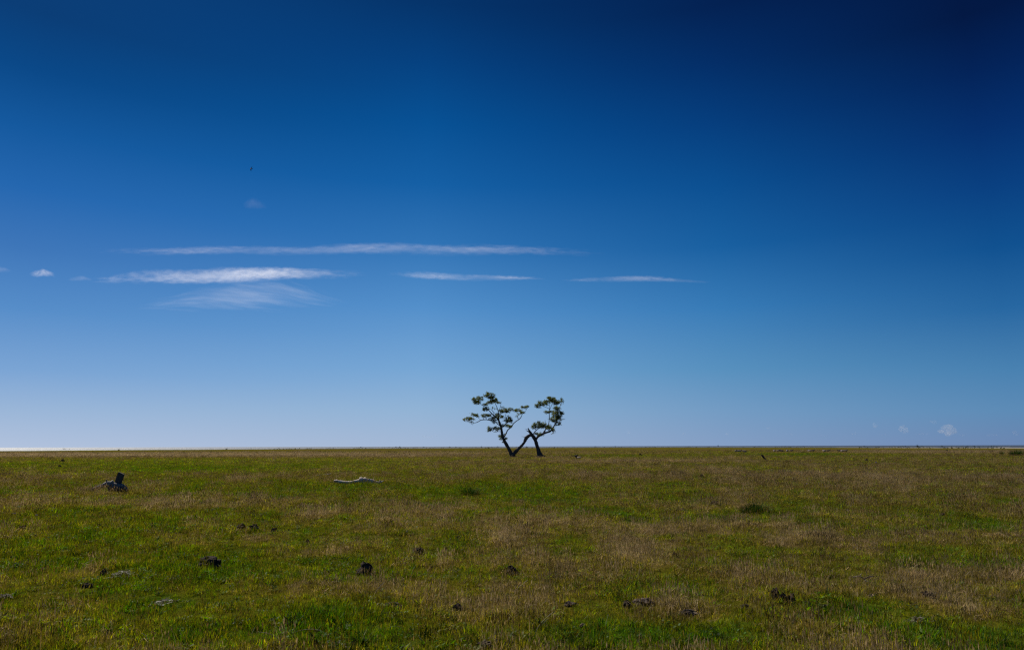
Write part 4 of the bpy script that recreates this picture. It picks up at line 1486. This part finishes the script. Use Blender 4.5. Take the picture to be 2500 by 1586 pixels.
# ------------------------------------------------------------------ bird
d = Vector(ray(613, 412)).normalized()
bp = Vector((0, 0, EYE)) + d * 50
bird = empty("bird", bp)
tag(bird, "small dark bird flying high in the blue sky at left", "bird")
v, f = loft([(-.085, 0, .004, .004, 0), (-.06, 0, .014, .014, 0), (-.02, 0, .021, .02, 0), (.02, 0, .021, .02, 0), (.045, .003, .015, .015, 0), (.06, .006, .016, .015, 0), (.075, .006, .009, .008, 0), (.09, .004, .002, .002, 0)], 10)
mesh_obj("body", v, f, M_BIRD, bird)
for s in (-1, 1):
    wv, wf = [], []
    for j, (y, lx, tx, z, th_) in enumerate(((.012, .035, -.03, .004, .005), (.06, .045, -.025, .016, .004), (.11, .03, -.02, .02, .003), (.16, -.005, -.03, .018, .002), (.20, -.05, -.055, .012, .001))):
        wv += [(lx, s * y, z), (tx, s * y, z), (tx, s * y, z - th_), (lx, s * y, z - th_)]
    for j in range(4):
        for q in range(4):
            wf.append((j * 4 + q, j * 4 + (q + 1) % 4, j * 4 + 4 + (q + 1) % 4, j * 4 + 4 + q))
    wf += [(0, 1, 2, 3), (16, 17, 18, 19)]
    mesh_obj("wing", wv, wf, M_BIRD, bird, smooth=False)
tv = []
for zz in (.002, -.002):
    tv += [(-.06, -.012, zz), (-.06, .012, zz), (-.15, .03, zz), (-.105, 0, zz), (-.15, -.03, zz)]
mesh_obj("tail", tv, [(0, 1, 2, 3), (0, 3, 4), (5, 8, 7, 6), (5, 9, 8), (1, 6, 7, 2), (2, 7, 8, 3), (3, 8, 9, 4), (4, 9, 5, 0), (0, 5, 6, 1)], M_BIRD, bird, smooth=False)
# banking: body pointing left, wings up and down across the view
fx = Vector((-1, 0.15, 0.0)).normalized()
fy = (Vector((0.05, 0.25, 1.0)) - fx * Vector((0.05, 0.25, 1.0)).dot(fx)).normalized()
fz = fx.cross(fy)
bird.rotation_mode = 'QUATERNION'
bird.rotation_quaternion = Matrix((fx, fy, fz)).transposed().to_quaternion()


# ------------------------------------------------------------------ clouds
def cirrus_mat(name, alpha, nscale, ustretch, lo, hi, slant=0.0, edge=1.0, seed=0.0):
    m, t, out = new_mat(name)
    uv = N(t, 'ShaderNodeUVMap')
    uv.uv_map = 'UVMap'
    sp = N(t, 'ShaderNodeSeparateXYZ')
    L(t, uv.outputs[0], sp.inputs[0])
    U, Vv = sp.outputs[0], sp.outputs[1]

    def bumpf(x, p):
        a1 = mth(t, 'MULTIPLY', mth(t, 'MULTIPLY', x, mth(t, 'SUBTRACT', 1.0, x)), 4.0, clamp=True)
        return mth(t, 'POWER', a1, p)
    e = mth(t, 'MULTIPLY', bumpf(U, 0.5), bumpf(Vv, edge))
    cmb = N(t, 'ShaderNodeCombineXYZ')
    L(t, mth(t, 'ADD', mth(t, 'MULTIPLY', U, ustretch), mth(t, 'MULTIPLY', Vv, slant)), cmb.inputs[0])
    L(t, Vv, cmb.inputs[1])
    geo = N(t, 'ShaderNodeAttribute', attribute_name='layer')
    L(t, mth(t, 'ADD', mth(t, 'MULTIPLY', geo.outputs['Fac'], 0.25), seed), cmb.inputs[2])
    nz = N(t, 'ShaderNodeTexNoise')
    nz.inputs['Scale'].default_value = nscale
    nz.inputs['Detail'].default_value = 7
    nz.inputs['Roughness'].default_value = 0.62
    L(t, cmb.outputs[0], nz.inputs['Vector'])
    mr = N(t, 'ShaderNodeMapRange')
    mr.interpolation_type = 'SMOOTHSTEP'
    L(t, nz.outputs['Fac'], mr.inputs['Value'])
    mr.inputs['From Min'].default_value = lo
    mr.inputs['From Max'].default_value = hi
    n2 = N(t, 'ShaderNodeTexNoise')           # slow swelling and thinning along the streak
    n2.inputs['Scale'].default_value = 1.0
    n2.inputs['Detail'].default_value = 3
    c2 = N(t, 'ShaderNodeCombineXYZ')
    L(t, mth(t, 'MULTIPLY', U, ustretch * .55), c2.inputs[0])
    L(t, mth(t, 'MULTIPLY', Vv, .6), c2.inputs[1])
    c2.inputs[2].default_value = seed
    L(t, c2.outputs[0], n2.inputs['Vector'])
    swell = N(t, 'ShaderNodeMapRange')
    L(t, n2.outputs['Fac'], swell.inputs['Value'])
    swell.inputs['From Min'].default_value = .34
    swell.inputs['From Max'].default_value = .64
    swell.inputs['To Min'].default_value = .22
    # the body frays into the clear sky: edge falloff eaten away by the noise
    body = mth(t, 'SUBTRACT', mth(t, 'ADD', mth(t, 'MULTIPLY', e, 1.25), mth(t, 'MULTIPLY', mr.outputs[0], .9)), .85, clamp=True)
    soft = mth(t, 'MULTIPLY', mth(t, 'POWER', body, 1.2), e)
    al = mth(t, 'MULTIPLY', mth(t, 'MULTIPLY', soft, swell.outputs[0]), alpha, clamp=True)
    tr = N(t, 'ShaderNodeBsdfTransparent')
    tl = N(t, 'ShaderNodeBsdfTranslucent')
    tl.inputs['Color'].default_value = (0.92, 0.92, 0.95, 1)
    mx = N(t, 'ShaderNodeMixShader')
    L(t, al, mx.inputs[0])
    L(t, tr.outputs[0], mx.inputs[1])
    L(t, tl.outputs[0], mx.inputs[2])
    L(t, mx.outputs[0], out.inputs['Surface'])
    return m


def cirrus(name, label, spine, alpha, nscale=3.0, ustretch=8.0, lo=.3, hi=.7, slant=0.0, edge=1.0, alt=2600.0, layers=3):
    """spine: (px, py, half height px) along the streak; real sheets of ice cloud at altitude alt."""
    V_, F_, UV, LY = [], [], [], []
    nu, nv = 40, 6
    xs = [s[0] for s in spine]; ys = [s[1] for s in spine]; hs = [s[2] for s in spine]
    c0 = None
    for l in range(layers):
        k0 = len(V_)
        a_ = alt + (l - (layers - 1) / 2) * 45.0
        for i in range(nu + 1):
            u_ = i / nu
            px = xs[0] + (xs[-1] - xs[0]) * u_
            cyp = float(np.interp(px, xs, ys)); hh = float(np.interp(px, xs, hs))
            for j in range(nv + 1):
                v_ = j / nv
                dd = ray(px, cyp + (0.5 - v_) * 2 * hh)
                k = (a_ - EYE) / dd[2]
                x, y = dd[0] * k, dd[1] * k
                V_.append((x, y, a_ + 12 * math.sin(x / 310 + l) + 9 * math.sin(y / 170)))
                UV.append((u_, v_)); LY.append(float(l))
        for i in range(nu):
            for j in range(nv):
                q = k0 + i * (nv + 1) + j
                F_.append((q, q + 1, q + nv + 2, q + nv + 1))
    c0 = np.mean(np.array(V_), 0)
    V_ = [tuple(np.array(v) - c0) for v in V_]
    o = mesh_obj(name, V_, F_, cirrus_mat(name + "_ice", alpha / layers * 1.15, nscale, ustretch, lo, hi, slant, edge, abs(spine[0][0]) * .137 + spine[0][1] * .071))
    o.location = c0
    uvl = o.data.uv_layers.new(name='UVMap')
    for p in o.data.polygons:
        for li in p.loop_indices:
            uvl.data[li].uv = UV[o.data.loops[li].vertex_index]
    at = o.data.attributes.new('layer', 'FLOAT', 'POINT')
    at.data.foreach_set('value', np.array(LY, np.float32))
    tag(o, label, "cloud", "wisps of high cloud in the blue sky")
    return o


cirrus("cloud_streak", "longest thin white cloud streak, uppermost of the streaks", [(200, 616, 10), (450, 612, 13), (700, 611, 13), (950, 607, 19), (1150, 610, 17), (1300, 613, 14), (1490, 618, 10)], .24, 4.5, 9, .28, .72)
cirrus("cloud_streak", "brightest thick white cloud streak, at left below the longest one", [(215, 684, 8), (350, 677, 19), (420, 676, 23), (560, 672, 21), (700, 668, 18), (800, 667, 14), (900, 667, 8)], .66, 4.5, 6, .28, .70, 0, .8)
cirrus("cloud_veil", "faint feathery cloud veil hanging below the brightest streak", [(320, 752, 8), (440, 736, 26), (560, 720, 46), (680, 718, 46), (760, 726, 32), (860, 744, 8)], .24, 3.6, 2.2, .42, .70, 1.7, .6)
cirrus("cloud_streak", "short thin cloud streak at the centre, left of the faintest one", [(940, 669, 5), (1030, 672, 11), (1160, 676, 10), (1240, 678, 7), (1340, 681, 4)], .33, 4.0, 6, .26, .72)
cirrus("cloud_streak", "short faint cloud streak furthest right", [(1365, 683, 4), (1470, 680, 8), (1560, 680, 10), (1630, 683, 8), (1740, 688, 4)], .26, 4.0, 6, .26, .72)
cirrus("cloud_puff", "small bright cloud puff near the left edge", [(70, 671, 5), (90, 669, 10), (105, 665, 12), (116, 667, 9), (136, 671, 4)], .50, 3.4, 2.0, .3, .7, 0, .8)
cirrus("cloud_puff", "very faint round cloud puff under the bird", [(590, 500, 6), (612, 494, 18), (628, 495, 17), (655, 502, 8)], .055, 2.4, 2.0, .25, .8)
cirrus("cloud_puff", "tiny faint cloud scrap right of the small bright puff", [(165, 680, 4), (190, 678, 8), (202, 677, 7), (226, 680, 4)], .13, 2.0, 2.0, .25, .7)
cirrus("cloud_puff", "faint cloud scrap at the very left edge of the sky", [(-30, 662, 8), (-5, 660, 12), (12, 661, 8), (28, 664, 3)], .10, 2.0, 2.0, .25, .7)


def cloud_vol():
    m, t, out = new_mat("cumulus_vapour")
    p = N(t, 'ShaderNodeVolumeScatter')
    p.inputs['Color'].default_value = (0.97, 0.96, 0.97, 1)
    p.inputs['Density'].default_value = 0.0016
    p.inputs['Anisotropy'].default_value = 0.2
    L(t, p.outputs[0], out.inputs['Volume'])
    m.cycles.homogeneous_volume = True
    return m


M_CUM = cloud_vol()
CUM = [(2137, 1035, 12, 12, "tiny puffy cloud low over the sea, leftmost of the puffs at right"),
       (2207, 1046, 32, 19, "ragged puffy cloud low over the sea, left of the largest"),
       (2278, 1030, 30, 8, "thin flat cloud just above the largest puff"),
       (2312, 1048, 54, 26, "largest puffy white cloud low over the horizon at right"),
       (2478, 1057, 44, 8, "low flat cloud at the right edge of the horizon"),
       (2082, 1057, 30, 6, "low faint cloud bank left of the puffs"),
       (1930, 1058, 26, 5, "faint low cloud scrap above the sheep"),
       (1875, 1044, 16, 5, "faint flat cloud scrap high above the sheep"),
       (1776, 1059, 14, 6, "faint low cloud scrap right of the sailing boat"),
       (1668, 1058, 14, 5, "faint low cloud scrap left of the sailing boat"),
       (1535, 1054, 10, 7, "faint low cloud puff right of the snapped tree"),
       (1470, 1058, 40, 5, "faint wide cloud bank low right of the snapped tree"),
       (1050, 1064, 60, 7, "faint cloud bank low over the sea left of the trees"),
       (2250, 1059, 44, 5, "flat faint cloud bank under the two larger puffs at right"),
       (2350, 1060, 34, 5, "flat faint cloud scrap right of the largest puff"),
       (2420, 1061, 46, 5, "long faint cloud bank left of the right edge"),
       (2155, 1060, 36, 4, "thin faint cloud bank under the leftmost puff at right"),
       (2010, 1062, 40, 4, "very thin faint cloud line above the right part of the flock")]
for i, (px, py, w, h, lab) in enumerate(CUM):
    dd = ray(px, py)
    k = 25000.0 / dd[1]
    c0 = Vector((dd[0] * k, 25000.0, EYE + dd[2] * k))
    u = 25000.0 / FPX
    rnd = random.Random(200 + i)
    bm = bmesh.new()
    nb = 13 if h > 10 else 8
    parts = []
    for q in range(nb):
        fx_ = rnd.uniform(-.75, .75)
        sz = h * u * .5 * rnd.uniform(.28, .62) * (1 - .4 * abs(fx_))
        vv, ff = lump(sz * (1.3 if h > 10 else 2.2), sz * 1.4, sz, i * 17 + q + 1, 3, .3, 2.4)
        ox_ = fx_ * w * u * .42
        oz_ = (rnd.uniform(-.9, 1.0) if q % 3 else rnd.uniform(-1.0, -.7)) * h * u * .5 * (1 - .6 * abs(fx_)) * (1 if fx_ > -.2 else .6)
        parts.append(([(a_[0] + ox_, a_[1] + rnd.uniform(-.3, .3) * w * u * .3, a_[2] + oz_) for a_ in vv], ff))
    v, f = join(parts)
    o = mesh_obj("cumulus_cloud", v, f, M_CUM, loc=c0)
    tag(o, lab, "cloud", "small clouds low over the horizon")
